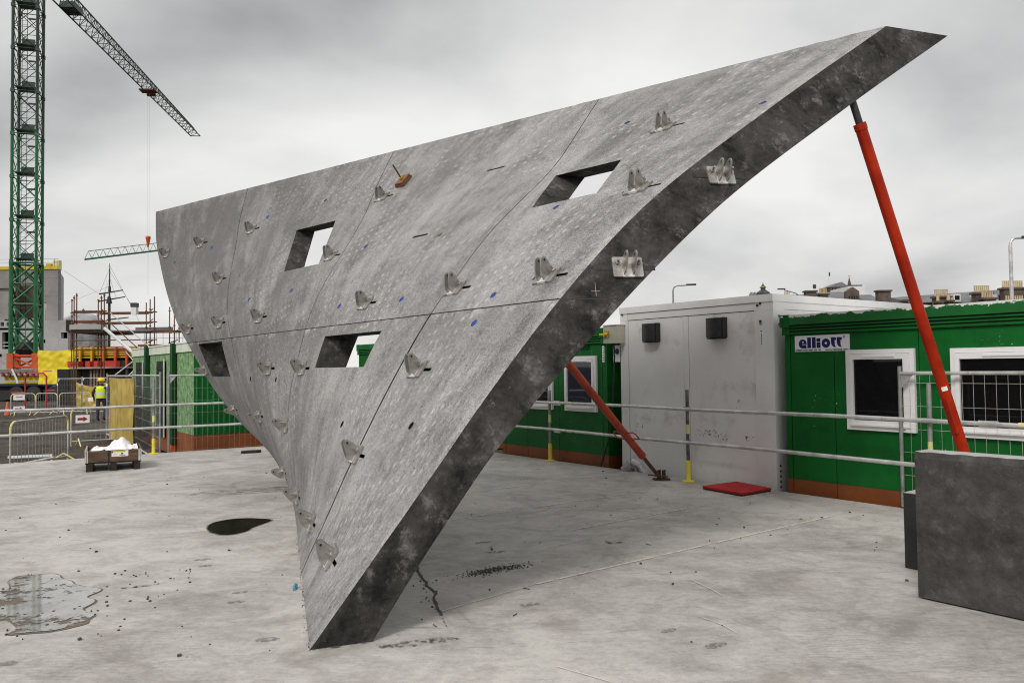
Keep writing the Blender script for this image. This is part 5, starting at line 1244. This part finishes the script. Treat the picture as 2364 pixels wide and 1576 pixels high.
mb = MB(); mb.path([base0 + cz * 2.0 - ux * .5 - uy * 1.75, base0 + cz * 1.2 - ux * .15 - uy * 1.8, base0 + cz * .7 - ux * .05 - uy * 1.8], .07, 6); part("hose", mb, 'far_white', CR)

tk = Vector((-35.537, 58.500, -0.508)); TK = thing("flatbed_lorry", "dark blue flatbed lorry standing before the crane base", "lorry", (tk.x, tk.y, GZ))
mb = MB(); mb.box((tk.x - 1.2, tk.y + 1.2, .83), (7.4, 2.4, .16)); part("load_bed", mb, 'truck_blue', TK)
mb = MB(); mb.box((tk.x - 1.2, tk.y + 1.2, .50), (7.2, 1.2, .40)); mb.box((tk.x - 1.2, tk.y + 1.3, .1), (6.9, 2.0, .7)); part("chassis", mb, 'black_rubber', TK)
for dx in (-3.6, -.85, .42, 1.9):
    c = Vector((tk.x + dx, tk.y, GZ + .54)); mb = MB(); mb.tube(c, c + Vector((0, .32, 0)), .54, 24); wh = part("wheel", mb, 'black_rubber', TK)
    mb = MB(); mb.tube(c - Vector((0, .01, 0)), c + Vector((0, .02, 0)), .30, 20); mb.tube(c - Vector((0, .05, 0)), c, .11, 12); part("rim", mb, 'iron', wh)
mb = MB(); mb.box((tk.x - 6.2, tk.y + 1.2, 1.25), (2.2, 2.4, 2.4)); part("cab", mb, 'truck_blue', TK)
for k in range(5): mb = MB(); mb.box((tk.x + 1.55 + k * .22, tk.y + 1.0, 1.25), (.16, .6, .70)); part("stacked_board", mb, 'dark_red_print' if k % 2 else 'galv', TK)
# red tube gate in front of it
def tube_frame(label, pts0, pts1, d):
    pass
g0, g1 = Vector((-28.098, 46.000, 0.578)), Vector((-26.874, 46.000, 0.563))
t = thing("red_guard_frame", "red tubular guard frame standing before the lorry", "guard frame", (g0.x, g0.y, GZ))
mb = MB(); zt_ = (-27.556, 46.000, 1.669)[2]; mb.path([(g0.x, g0.y, GZ), (g0.x, g0.y, zt_ - .2), (g0.x + .2, g0.y, zt_), (g1.x - .2, g1.y, zt_), (g1.x, g1.y, zt_ - .2), (g1.x, g1.y, GZ)], .045, 8); part("tube", mb, 'red_tube', t)
mb = MB(); z_ = (-27.549, 46.000, 0.547)[2]; mb.tube((g0.x - .8, g0.y, z_), (g0.x, g0.y, z_), .04, 8); mb.tube((g1.x, g1.y, z_ + .1), (g1.x + .5, g1.y, z_ + .1), .04, 8); mb.tube((g1.x + .3, g1.y, zt_ + .1), (g0.x + 1, g1.y, zt_ + .1), .03, 8); part("cross_tube", mb, 'red_tube', t)

# second crane, far off: only the end of its jib shows left of the wall
jl, jr = Vector((-80.593, 150.000, 23.030)), Vector((-47.615, 168.000, 30.311)); t = thing("tower_crane", "distant crane whose pale green jib pokes out left of the wall", "tower crane", (jr.x, jr.y, GZ))
dj = (jr - jl); LJ = dj.length; dj.normalize(); sj = Vector((-dj.y, dj.x, 0)).normalized(); mb = MB(); nb = 30
for i in range(nb):
    a, b = jl + dj * (LJ * i / nb), jl + dj * (LJ * (i + 1) / nb); m_ = (a + b) / 2
    for s in (-1, 1): member(mb, a + sj * s * .6, b + sj * s * .6, .10, 5); member(mb, a + sj * s * .6, m_ + cz * 1.5, .03, 4); member(mb, m_ + cz * 1.5, b + sj * s * .6, .03, 4)
    member(mb, a + sj * .6, b - sj * .6, .04, 4)
    if i: member(mb, m_ - dj * (LJ / nb) + cz * 1.5, m_ + cz * 1.5, .07, 5)
part("jib", mb, 'crane_green', t)
mb = MB()
for sx in (-.8, .8):
    for sy in (-.8, .8): member(mb, Vector((jr.x + sx, jr.y + sy, GZ)), Vector((jr.x + sx, jr.y + sy, jr.z + 2)), .12, 5)
for k in range(9):
    z0 = GZ + k * 3; 
    for s in (-.8, .8): member(mb, (jr.x - .8, jr.y + s, z0), (jr.x + .8, jr.y + s, z0 + 3), .05, 4); member(mb, (jr.x + s, jr.y - .8, z0), (jr.x + s, jr.y + .8, z0 + 3), .05, 4)
part("mast", mb, 'crane_green', t)

# ------------------------------------------------------------------ the concrete building under construction
q0, q1 = Vector((-56.701, 84.000, 0.899)), Vector((-47.896, 84.000, 0.789)); t = thing("concrete_building", "bare grey concrete building shell under construction behind the crane", "building", (q0.x, q0.y, GZ))
zt_ = (-51.314, 84.000, 12.642)[2]; qs = Vector((-51.808, 92.000, 0.699))
def facade(mb, a, b, z0, z1, holes, depth=9.0, back=None):
    """a wall box; openings are real recesses made by splitting it into piers"""
    a = Vector((a.x, a.y, 0)); b = Vector((b.x, b.y, 0)); d = (b - a); L = d.length; d.normalize(); nrm = Vector((-d.y, d.x, 0))
    xs = sorted({0, L, *[h[0] for h in holes], *[h[1] for h in holes]}); zs = sorted({z0, z1, *[h[2] for h in holes], *[h[3] for h in holes]})
    xs = [x for x in xs if 0 <= x <= L]
    for x0, x1 in zip(xs, xs[1:]):
        for y0, y1 in zip(zs, zs[1:]):
            cx, cz_ = (x0 + x1) / 2, (y0 + y1) / 2
            if any(h[0] < cx < h[1] and h[2] < cz_ < h[3] for h in holes): continue
            p = [a + d * x0, a + d * x1, a + d * x1 + nrm * .5, a + d * x0 + nrm * .5]
            mb.hexa([w + cz * y0 for w in p] + [w + cz * y1 for w in p])
    return d, nrm, L
k84 = 84 / 1840; zz = lambda y, dd, x=60: 1.65 + (848 + .0125 * (1182 - x) - y) / 1840 * dd
xs_ = lambda x: (x + 60) * k84
holes = [(xs_(92), xs_(106), zz(745, 84), zz(698, 84)), (xs_(-60) + .01, xs_(27), zz(671, 84), zz(664, 84)), (xs_(9), xs_(24), zz(741, 84), zz(736, 84))]
mb = MB(); facade(mb, q0, q1, GZ, zt_, holes); tw = part("tower_wall", mb, 'far_concrete', t)
mb = MB(); mb.hexa([(q1.x, q1.y, GZ), (qs.x, qs.y, GZ), (qs.x - 8, qs.y + 8, GZ), (q1.x - 8, q1.y + .52, GZ), (q1.x, q1.y, zt_), (qs.x, qs.y, zt_), (qs.x - 8, qs.y + 8, zt_), (q1.x - 8, q1.y + .52, zt_)]); part("side_wall", mb, 'far_concrete_light', t)
for hx in holes:
    mb = MB(); c0 = q0 + Vector((hx[0] - .02, .45, 0)); mb.hexa([(q0.x + hx[0] - .02, q0.y + .6, hx[2]), (q0.x + hx[1] + .02, q0.y + .6, hx[2]), (q0.x + hx[1] + .02, q0.y + 1.2, hx[2]), (q0.x + hx[0], q0.y + 1.2, hx[2]), (q0.x + hx[0] - .02, q0.y + .6, hx[3]), (q0.x + hx[1] + .02, q0.y + .6, hx[3]), (q0.x + hx[1] + .02, q0.y + 1.2, hx[3]), (q0.x + hx[0], q0.y + 1.2, hx[3])]); part("opening", mb, 'opening', t)
mb = MB(); mb.box((q0.x + xs_(99), q0.y + .2, zz(728, 84)), (.35, .3, 1.5)); part("timber_prop", mb, 'timber_pale', t)
for y in (641, 683): mb = MB(); mb.box((q0.x + xs_(112), q0.y - .012, zz(y, 84)), (1.8, .02, .10)); part("pour_line", mb, 'far_concrete', t)
mb = MB(); mb.box((q0.x + xs_(36), q0.y - .05, zt_ + .16), ((133 + 60) * k84, .10, .34)); part("yellow_edge_board", mb, 'ballast_yellow', t)
mb = MB()
for k in range(8): mb.tube((q0.x + k * 1.2, q0.y, zt_), (q0.x + k * 1.2, q0.y, zt_ + 1.15), .03, 5)
for h in (.7, 1.1): mb.tube((q0.x, q0.y, zt_ + h), (q1.x, q1.y, zt_ + h), .022, 5)
part("edge_rail", mb, 'galv_dull', t)
mb = MB(); mb.box((q1.x - 1.5, q1.y + 1, zt_ + .35), (.55, .5, .7)); part("site_bin", mb, 'form_yellow', t)
mb = MB(); mb.box((q1.x - .45, q1.y + .6, zt_ + .5), (.6, .6, 1.0)); part("gas_cage", mb, 'yellow_pale', t)
# lower light-coloured storeys in front
p0, p1 = Vector((-54.001, 80.000, 0.935)), Vector((-44.616, 80.000, 0.818)); k80 = 80 / 1840; xp = lambda x: (x + 60) * k80; zt2 = (-48.832, 80.000, 6.961)[2]
z8 = lambda y: zz(y, 80)
holes = [(xp(0), xp(8), z8(752), z8(743)), (xp(14), xp(25), z8(752), z8(743)), (xp(-60) + .01, xp(25), z8(761), z8(756)), (xp(4), xp(24), z8(805), z8(766)), (xp(-60) + .02, xp(4) - .02, z8(823), z8(816)), (xp(140), xp(155), z8(782), z8(768)), (xp(93), xp(104), z8(792), z8(784))]
mb = MB(); facade(mb, p0, p1, GZ, zt2, holes); part("podium_wall", mb, 'far_concrete_light', t)
mb = MB(); mb.bbox((p0.x, p0.y + .9, GZ), (p1.x - .1, p0.y + 1.3, zt2 - .05)); part("dark_interior", mb, 'opening', t)
mb = MB(); mb.bbox((p0.x, p0.y + .51, zt2 - .049), (p1.x, p0.y + 3.6, zt2)); part("podium_roof", mb, 'far_concrete_light', t)
mb = MB(); mb.bbox((p1.x - .15, p1.y - .1, z8(765)), (p1.x + .25, p1.y + .5, zt2 + .02)); part("black_bracket", mb, 'hoard_black', t)
for y in (790, 798): mb = MB(); mb.tube((p0.x + xp(4), p0.y + .1, z8(y)), (p0.x + xp(24), p0.y + .1, z8(y)), .03, 5); part("opening_rail", mb, 'galv', t)

# ------------------------------------------------------------------ shuttering, scaffold, dome, ship's mast
h0, h1 = Vector((-28.561, 50.000, 0.596)), Vector((-23.159, 50.000, 0.529)); zs_ = (-26.694, 50.000, 1.902)[2]
t = thing("shuttering_wall", "black shuttered concrete wall under the scaffold", "shuttering", (h0.x, h0.y, GZ))
n = 7
for k in range(n):
    mb = MB(); a = h0.lerp(h1, k / n); b = h0.lerp(h1, (k + 1) / n); mb.bbox((a.x + .02, a.y, GZ), (b.x - .02, a.y + .3, zs_)); part("shutter_panel", mb, 'hoard_black', t)
mb = MB(); mb.bbox((h0.x + 1.1, h0.y - .6, zs_), (h1.x, h0.y + 5, zs_ + .10)); part("deck_edge", mb, 'timber_pale', t)
for px_ in (214, 222, 229, 237, 296): 
    mb = MB(); x = h0.x + (px_ - 131) * 50 / 1840; mb.bbox((x - .06, h0.y - .25, GZ), (x + .06, h0.y - .1, zs_ - .01)); part("soldier_post", mb, 'scaff_board', t)
f0 = Vector((-29.046, 53.000, 2.243)); k53 = 53 / 1840; z53 = lambda y: zz(y, 53, 240)
t = thing("formwork_stack", "yellow timber formwork with orange uprights on the shuttered deck", "formwork", (f0.x, f0.y, zs_ + .1))
for k, y in enumerate((803, 808, 813, 818, 824, 829)):
    mb = MB(); mb.bbox((f0.x, f0.y - .1 + .02 * k, z53(y) - .05), (f0.x + 140 * k53, f0.y, z53(y) + .045)); part("waling", mb, 'form_yellow', t)
mb = MB(); mb.bbox((f0.x, f0.y + .05, zs_ + .1), (f0.x + 140 * k53, f0.y + .2, z53(800))); part("ply_face", mb, 'timber_dark', t)
for px_ in (189, 216, 243, 270, 296): mb = MB(); x = f0.x + (px_ - 174) * k53; mb.bbox((x - .06, f0.y - .3, zs_ + .1), (x + .06, f0.y - .12, z53(800))); part("upright", mb, 'orange' if px_ > 230 else 'form_yellow', t)
for k, (a, b) in enumerate(((181, 205), (221, 231), (240, 252), (261, 289))):
    mb = MB(); bx0 = f0.x + (a - 174) * k53; bx1 = f0.x + (b - 174) * k53
    single("red_formwork_box", mb.bbox((bx0, f0.y - 1.3, zs_ + .102), (bx1, f0.y - .7, zs_ + .50)), 'crate_red', ("leftmost wide red box on the shuttered deck", "narrow red box beside the wide left one on the deck", "red box under the scaffold stair on the deck", "widest red box at the right end of the deck")[k], "box", (bx0, f0.y - 1.3, zs_ + .1), "red boxes on the shuttered deck")
a_, b_ = Vector((-26.312, 56.000, 3.440)), Vector((-20.982, 52.000, 3.269)); t = thing("ply_deck", "brown timber deck edge on yellow beams behind the green cabin", "deck", (a_.x, a_.y, GZ))
mb = MB(); mb.hexa([(a_.x, a_.y, a_.z), (b_.x, b_.y, b_.z), (b_.x, b_.y + 6, b_.z), (a_.x, a_.y + 6, a_.z), (a_.x, a_.y, a_.z + .16), (b_.x, b_.y, b_.z + .16), (b_.x, b_.y + 6, b_.z + .16), (a_.x, a_.y + 6, a_.z + .16)]); part("board", mb, 'ply', t)
for k in range(3): mb = MB(); mb.tube((a_.x, a_.y + .1 + k * .1, a_.z - .12 - k * .22), (b_.x, b_.y + .1 + k * .1, b_.z - .12 - k * .22), .07, 6); part("beam", mb, 'form_yellow' if k else 'scaff', t)
for k in range(5): q_ = a_.lerp(b_, k / 4); mb = MB(); mb.tube((q_.x, q_.y + .5, GZ), (q_.x, q_.y + .5, q_.z - .01), .05, 6); part("prop_leg", mb, 'scaff', t)
for k in range(9): q_ = a_.lerp(b_, k / 8); mb = MB(); mb.tube((q_.x, q_.y + 1, q_.z + .161), (q_.x, q_.y + 1, q_.z + 1.15), .018, 5); part("guard_post", mb, 'galv_dull', t)
for h_ in (.6, 1.1): mb = MB(); mb.tube(a_ + Vector((0, 1, h_ + .03)), b_ + Vector((0, 1, h_ + .03)), .014, 5); part("guard_wire", mb, 'galv_dull', t)
SC = thing("scaffold", "rusty tube scaffold with boarded platform left of the wall", "scaffold", (-26.401, 48.000, 0.495))
def S_(px_, y, d): return Vector((((px_ - 1182) / 1840) * d, d, zz(y, d, px_)))
rows = (46.5, 48.0, 49.5)
clus = [((176, 676), (170, 682), (165, 690)), ((240, 678), (233, 682), (226, 692)), ((356, 684), (346, 690), (337, 698)), ((413, 700), (402, 705), (391, 708))]
std = []
for ci_, cl in enumerate(clus):
    rowp = []
    for (px_, y), d in zip(cl, rows):
        a = S_(px_, y, d); b = Vector((a.x, a.y, GZ if ci_ < 2 or d < 47 else zs_)); mb = MB(); mb.tube(b, a, .035, 6)
        zc_ = b.z + .5
        while zc_ < a.z: mb.tube((a.x, a.y, zc_), (a.x, a.y, zc_ + .06), .07, 6); zc_ += .5 if False else 1.0
        part("standard", mb, 'scaff', SC); rowp.append(a)
    std.append(rowp)
def ledger(c0, c1, row, y, r=.032, mat='scaff'):
    a, b = std[c0][row], std[c1][row]; z0 = zz(y, a.y, 176); mb = MB(); mb.tube((a.x - .1, a.y, z0), (b.x + .15, b.y, z0), r, 6); part("ledger", mb, mat, SC)
for row in range(3):
    for y in (718, 741): ledger(0, 1, row, y + row * 2)
    for y in (722, 745): ledger(1, 2, row, y + row * 2)
    ledger(0, 1, row, 786); ledger(0, 1, row, 808); ledger(1, 2, row, 786); ledger(1, 2, row, 808); ledger(2, 3, row, 769)
for c_ in range(4):
    for y in (720, 743, 768, 790):
        if c_ == 3 and y < 760: continue
        a, b = std[c_][0], std[c_][2]; mb = MB(); z0 = zz(y, 48, 176); mb.tube((a.x, a.y - .2, z0), (b.x, b.y + .2, z0), .03, 6); part("transom", mb, 'scaff', SC)
zp = zz(766, 48, 176); a, b = std[0][0], std[1][0]
for k in range(7): mb = MB(); y0 = 46.2 + k * .55; mb.bbox((a.x - .25, y0, zp), (b.x + .1, y0 + .5, zp + .05)); part("platform_board", mb, 'scaff_board', SC)
mb = MB(); mb.bbox((a.x - .2, 46.1, zp + .05), (b.x, 46.15, zp + .33)); part("toe_board", mb, 'far_concrete_light', SC)
mb = MB(); mb.bbox((a.x - .3, 46.2, zp - .14), (b.x + .1, 49.9, zp - .01)); part("platform_bearer", mb, 'timber_dark', SC)
a, b = std[1][0], std[2][0]; zp2 = zz(767, 48, 300)
for k in range(4): mb = MB(); y0 = 46.6 + k * .7; mb.bbox((a.x + .12, y0, zp2), (b.x, y0 + .62, zp2 + .06)); part("platform_board", mb, 'scaff_board', SC)
mb = MB(); mb.bbox((a.x + .4, 49.5, zp2 + .06), (b.x - .2, 49.55, zp2 + .38)); part("toe_board", mb, 'slate', SC)
a2 = std[3][0]; mb = MB(); mb.bbox((b.x + .05, 47, zp2 - .02), (a2.x + .15, 49, zp2 + .05)); part("platform_board", mb, 'scaff', SC)
for (xa, ya, xb, yb, r, mat) in ((240, 757, 312, 818, .10, 'far_white'), (254, 722, 345, 801, .03, 'galv'), (250, 742, 330, 815, .03, 'scaff'), (308, 833, 265, 866, .04, 'galv'), (312, 852, 296, 868, .04, 'galv'), (290, 812, 310, 835, .03, 'galv')):
    mb = MB(); mb.tube(S_(xa, ya, 46.2), S_(xb, yb, 46.0), r, 6); part("stair_string" if r > .05 else "diagonal_brace", mb, mat, SC)
q = S_(310, 722, 46.3); mb = MB(); mb.box(q + cz * .12, (.30, .30, .42)); fl = single("site_floodlight", mb, 'far_white', "small floodlight clamped to the scaffold top rail", "floodlight", tuple(q)); 
mb = MB(); mb.box(q + cz * .46, (.34, .34, .24)); part("lamp_head", mb, 'lamp_grey', fl)
dm = Vector((-67.297, 125.000, 5.752)); R_ = 3.4; zt_ = (-67.323, 125.000, 11.063)[2]; mb = MB()
mb.lathe([(R_, GZ), (R_, zt_ - 2.35)] + [(R_ * math.cos(a), zt_ - 2.35 + 2.3 * math.sin(a)) for a in [k * math.pi / 16 for k in range(1, 8)]] + [(.1, zt_)], (dm.x, dm.y, 0), 22)
t = thing("domed_building", "silver ribbed dome seen beyond the scaffold", "building", (dm.x, dm.y, GZ)); part("dome", mb, 'dome', t)
mb = MB(); mb.lathe([(.25, zt_), (.22, zt_ + .4), (.02, zt_ + .7)], (dm.x, dm.y, 0), 8); part("finial", mb, 'lead', t)
sm = Vector((-68.331, 135.000, 1.624)); t = thing("ship_mast", "dark mast and yards of a moored sailing ship beyond the scaffold", "ship mast", (sm.x, sm.y, GZ)); dS = 135
def SP(px_, y): return Vector(((px_ - 1182) / 1840 * dS, dS, zz(y, dS, 251)))
mb = MB(); mb.tube((sm.x, sm.y, GZ), SP(251.5, 690), .26, 8, .22); mb.tube(SP(251.5, 692), SP(252, 620), .15, 8, .09); mb.tube(SP(252, 622), SP(251.5, 607), .07, 6, .04); part("spar", mb, 'mast_black', t)
mb = MB(); mb.tube(SP(251, 700), SP(251, 684), .5, 8, .25); mb.tube(SP(252, 672), SP(252, 660), .25, 8, .2); part("fighting_top", mb, 'mast_black', t)
for a, b in (((228, 678), (283, 669.5)), ((227, 695), (288, 685)), ((246, 738), (296, 733))): mb = MB(); mb.tube(SP(*a), SP(*b), .13, 6, .09); part("yard", mb, 'mast_black', t)
mb = MB()
for a, b in (((252, 618), (228, 678)), ((252, 625), (300, 700)), ((252, 612), (330, 760)), ((252, 640), (236, 690)), ((252, 640), (268, 690)), ((145, 622), (228, 678)), ((252, 660), (150, 700))): mb.tube(SP(*a), SP(*b), .022, 3, cap=False)
part("rigging", mb, 'mast_black', t)
mb = MB(); mb.hexa([(sm.x - 12, 133, GZ), (sm.x + 14, 132, GZ), (sm.x + 14, 138, GZ), (sm.x - 12, 138, GZ), (sm.x - 13, 133, 2.2), (sm.x + 16, 132, 2.2), (sm.x + 16, 138, 2.2), (sm.x - 13, 138, 2.2)]); part("hull", mb, 'mast_black', t)

# ------------------------------------------------------------------ the town skyline behind the cabins on the right
def lamp(label, p, zt, arm, pole_r=.075, mat='galv_dull', head=True):
    p = Vector(p); t = thing("street_lamp", label, "street lamp", (p.x, p.y, GZ), "street lamps behind the cabins"); a = Vector(arm)
    mb = MB(); mb.tube((p.x, p.y, GZ), (p.x, p.y, zt - .35), pole_r * 1.15, 10, pole_r); part("pole", mb, mat, t)
    mb = MB(); pts = [Vector((p.x, p.y, zt - .36))] + [Vector((p.x, p.y, zt - .35)) + a.normalized() * (.35 - .35 * math.cos(k * math.pi / 10)) + cz * .35 * math.sin(k * math.pi / 10) for k in range(1, 6)] + [Vector((p.x, p.y, zt)) + a]
    mb.path(pts, pole_r * .75, 8); part("arm", mb, mat, t)
    if head: c = Vector((p.x, p.y, zt + .02)) + a; mb = MB(); mb.box(c + a.normalized() * .3, (.75, .28, .12), rz=math.atan2(a.y, a.x)); part("lamp_head", mb, 'lamp_grey', t)
    return t
lamp("tall pale street lamp at the right picture edge", (25.168, 40.000, 1.661), (25.373, 40.000, 7.859)[2], (.62, 0, .0), .085, 'galv')
lamp("twin-post street lamp with long arm just right of the wall", (12.402, 61.000, 1.660), (12.518, 61.000, 7.740)[2], (1.05, -.2, .03), .07)
q = Vector((29.635, 82.000, 1.725)); lamp("street lamp whose dark arm slants above the pale cabin roof", tuple(q), (29.808, 82.000, 8.823)[2], (-1.5, 0, .45), .06, 'lead')
def chimney(parent, px0, px1, y0, y1, d, pots, mat='stone_brown', zb=None, dep=1.1):
    zt = zz(y0, d, px0); z1 = zz(y1, d, px0) - 1.5; x0 = (px0 - 1182) / 1840 * d; x1 = (px1 - 1182) / 1840 * d; ph = .9 if pots else 0
    mb = MB(); mb.bbox((x0, d, z1), (x1, d + dep, zt - ph - .25)); mb.bbox((x0 - .18, d - .18, zt - ph - .249), (x1 + .18, d + dep + .18, zt - ph)); c = part("chimney_stack", mb, mat, parent)
    for k in range(pots):
        w = (x1 - x0) / pots; x = x0 + w * (k + .5); mb = MB(); mb.lathe([(w * .40, zt - ph + .002), (w * .34, zt - .12), (w * .42, zt)], (x, d + dep / 2, 0), 8); part("chimney_pot", mb, 'pot', c)
    return c
def ridge_roof(parent, px0, px1, ye, yr, d, dep, mat='slate', zw=None, yr2=None):
    x0 = (px0 - 1182) / 1840 * d; x1 = (px1 - 1182) / 1840 * d; ze = zz(ye, d, px0); zr = zz(yr, d + dep / 2, px0); zr2 = zr if yr2 is None else zz(yr2, d + dep / 2, px1)
    mb = MB(); mb.bbox((x0, d, GZ), (x1, d + dep, ze)); part("stone_wall", mb, 'stone_brown', parent)
    mb = MB(); mb.add([(x0 - .2, d - .3, ze + .003), (x1 + .2, d - .3, ze + .003), (x1 + .2, d + dep + .3, ze + .003), (x0 - .2, d + dep + .3, ze + .003), (x0 - .2, d + dep / 2, zr), (x1 + .2, d + dep / 2, zr2)], [(0, 1, 5, 4), (2, 3, 4, 5), (1, 2, 5), (3, 0, 4), (3, 2, 1, 0)]); part("roof", mb, mat, parent)
TA = thing("tenement_building", "slate-roofed brown tenement with rows of chimney pots at far right", "building", (60, 110, GZ))
ridge_roof(TA, 2112, 2420, 699, 686, 106, 12, yr2=664)
for a in ((2165, 2198, 667, 697, 104.3, 7), (2257, 2294, 658, 680, 104.3, 8), (2275, 2303, 670, 694, 102.5, 7), (2323, 2372, 647, 692, 104.3, 11), (2169, 2178, 678, 699, 102.5, 1), (2193, 2203, 676, 699, 102.5, 1), (2330, 2372, 681, 696, 102.5, 8), (2092, 2099, 691, 704, 104, 0)): chimney(TA, *a)
for a, b in ((2185, 2196), (2204, 2220), (2262, 2273), (2305, 2314)):
    x0, x1 = [(v - 1182) / 1840 * 106.3 for v in (a, b)]; z0 = zz(695, 106.3, a); mb = MB(); mb.bbox((x0, 106.2, z0), (x1, 109, z0 + .95)); w = part("dormer", mb, 'far_white', TA)
    mb = MB(); mb.bbox((x0 + .15, 106.15, z0 + .18), (x1 - .15, 106.19, z0 + .75)); part("dormer_pane", mb, 'glass', w)
TB = thing("tenement_building", "jumble of brown gables and slate roofs above the pale cabin roof", "building", (52, 130, GZ))
ridge_roof(TB, 1812, 1900, 690, 680, 132, 8); ridge_roof(TB, 1912, 1972, 694, 674, 131, 9); ridge_roof(TB, 2002, 2036, 696, 680, 134, 8)
for a in ((1815, 1829, 672, 684, 133, 4), (1864, 1888, 670, 686, 128, 0), (1896, 1915, 664, 688, 128.5, 6), (2031, 2060, 669, 704, 128, 0)): chimney(TB, *a)
def gable(parent, name, px0, px1, yt, ye, yb, d, mat, dep=4):
    x0, x1 = [(v - 1182) / 1840 * d for v in (px0, px1)]; z0, ze, zt = zz(yb, d, px0) - 3, zz(ye, d, px0), zz(yt, d, px0); mb = MB(); mb.prism([(x0, d, z0), (x1, d, z0), (x1, d, ze), ((x0 + x1) / 2, d, zt), (x0, d, ze)], (0, dep, 0)); return part(name, mb, mat, parent)
gable(TB, "stone_gable", 1958, 1987, 662, 672, 696, 130, 'stone_brown', 1.2)
for k in range(4): mb = MB(); x = (1962 + k * 6 - 1182) / 1840 * 130; mb.bbox((x, 129.93, zz(689, 130, 1965)), (x + .18, 129.99, zz(683, 130, 1965))); part("gable_slit", mb, 'opening', TB)
TW = thing("tower_house", "dark brown gabled roof tower with a flagpole on the skyline", "building", (62, 150, GZ))
d = 150; x0, x1 = [(v - 1182) / 1840 * d for v in (1920, 1961)]; zl, ze, zr = zz(674, d, 1930), zz(662, d, 1930), zz(649.5, d, 1950)
mb = MB(); mb.bbox((x0, d, GZ), (x1, d + 5, ze)); tw = part("stone_wall", mb, 'stone_brown', TW)
mb = MB(); xm = x1 - .95; mb.add([(x0 - .15, d - .2, ze + .003), (xm, d - .2, ze + .003), (x1 + .15, d - .2, ze + .003), (x1 + .15, d + 5.2, ze + .003), (x0 - .15, d + 5.2, ze + .003), (x0 + .6, d + 2.5, zr - .5), (x1 - 1.0, d + .4, zr), (x1 - 1.0, d + 4.8, zr)], [(0, 1, 6, 5), (1, 2, 6), (2, 3, 7, 6), (3, 4, 5, 7), (4, 0, 5), (5, 6, 7), (4, 3, 2, 1, 0)]); part("roof", mb, 'slate', TW)
for k in range(5): mb = MB(); x = x0 + .3 + k * .55; mb.bbox((x, d - .03, zz(671, d, 1930)), (x + .28, d - .002, zz(664, d, 1930))); part("narrow_window", mb, 'opening', TW)
mb = MB(); x = (1927 - 1182) / 1840 * d; mb.tube((x, d + 2, zr - 1), (x, d + 2, zz(622, d, 1927)), .05, 6); part("flagpole", mb, 'far_white', TW); mb = MB(); mb.bbox((x + .02, d + 1.98, zz(634, d, 1927)), (x + .28, d + 2.02, zz(625, d, 1927))); part("flag", mb, 'mast_black', TW)
d = 170; x = (1964.5 - 1182) / 1840 * d; t = thing("church_spire", "thin brown church spire beside the gabled roof tower", "spire", (x, d, GZ)); mb = MB(); mb.lathe([(.5, GZ), (.5, zz(661, d, 1964)), (.03, zz(639, d, 1964))], (x, d, 0), 8); part("steeple", mb, 'stone_brown', t); mb = MB(); mb.bbox((x - .2, d - .02, zz(638, d, 1964)), (x + .25, d + .02, zz(636, d, 1964))); part("weathervane", mb, 'gold', t)
d = 142; x0, x1 = [(v - 1182) / 1840 * d for v in (1962, 2001)]; t = thing("white_building", "plain white rendered block rising behind the brown gable", "building", (x0, d, GZ)); mb = MB(); mb.bbox((x0, d, GZ), (x1, d + 8, zz(660, d, 1980))); part("rendered_wall", mb, 'far_white', t); mb = MB(); mb.bbox((x0 + .4, d + .5, zz(660, d, 1980)), (x1 - .3, d + 6, zz(656.5, d, 1980))); part("roof_plant", mb, 'lead', t)
d = 128; x = (1911 - 1182) / 1840 * d; t = thing("roof_tank", "dark round water tank on a white stem on the roofs", "tank", (x, d + 5, zz(690, d, 1911))); mb = MB(); mb.lathe([(.14, zz(668, d, 1911)), (.14, zz(658.5, d, 1911))], (x, d + 5, 0), 8); part("stem", mb, 'far_white', t); mb = MB(); mb.lathe([(.2, zz(658.5, d, 1911)), (.30, zz(655, d, 1911)), (.30, zz(650, d, 1911)), (.15, zz(648, d, 1911))], (x, d + 5, 0), 8); part("tank_body", mb, 'lead', t)
d = 120; x = (1764.5 - 1182) / 1840 * d; zq = lambda y: zz(y, d, 1764); t = thing("domed_cupola", "small dark cupola with gilded rim above the pale cabin corner", "cupola", (x, d, GZ))
mb = MB(); mb.lathe([(1.0, GZ), (1.0, zq(675)), (.62, zq(671)), (.36, zq(668))], (x, d, 0), 12); mb.lathe([(.36, zq(668)), (.36, zq(664.5))], (x, d, 0), 10); part("drum", mb, 'lead', t)
mb = MB(); mb.lathe([(.42, zq(664.4)), (.52, zq(662.5)), (.40, zq(661.2))], (x, d, 0), 12); part("gilt_rim", mb, 'gold', t)
mb = MB(); mb.lathe([(.38, zq(661.1)), (.16, zq(657.5)), (.07, zq(654.5)), (.03, zq(654))], (x, d, 0), 10); part("cap", mb, 'lead', t); mb = MB(); mb.lathe([(.03, zq(654)), (.06, zq(652.5)), (.01, zq(650))], (x, d, 0), 6); part("finial", mb, 'gold', t)
ridge_b = thing("stone_parapet", "low dark parapet with carved blocks under the cupola", "parapet", (x - 2, d + 1, GZ)); mb = MB(); mb.bbox((x - 1.6, d + 1.1, GZ), (x + 1.6, d + 1.8, zq(675.5))); part("parapet_wall", mb, 'stone_pale', ridge_b); mb = MB()
for k in range(5): mb.bbox((x - 1.5 + k * .5, d + 1.1, zq(675.4)), (x - 1.25 + k * .5, d + 1.6, zq(672)))
part("carved_block", mb, 'stone_pale', ridge_b)
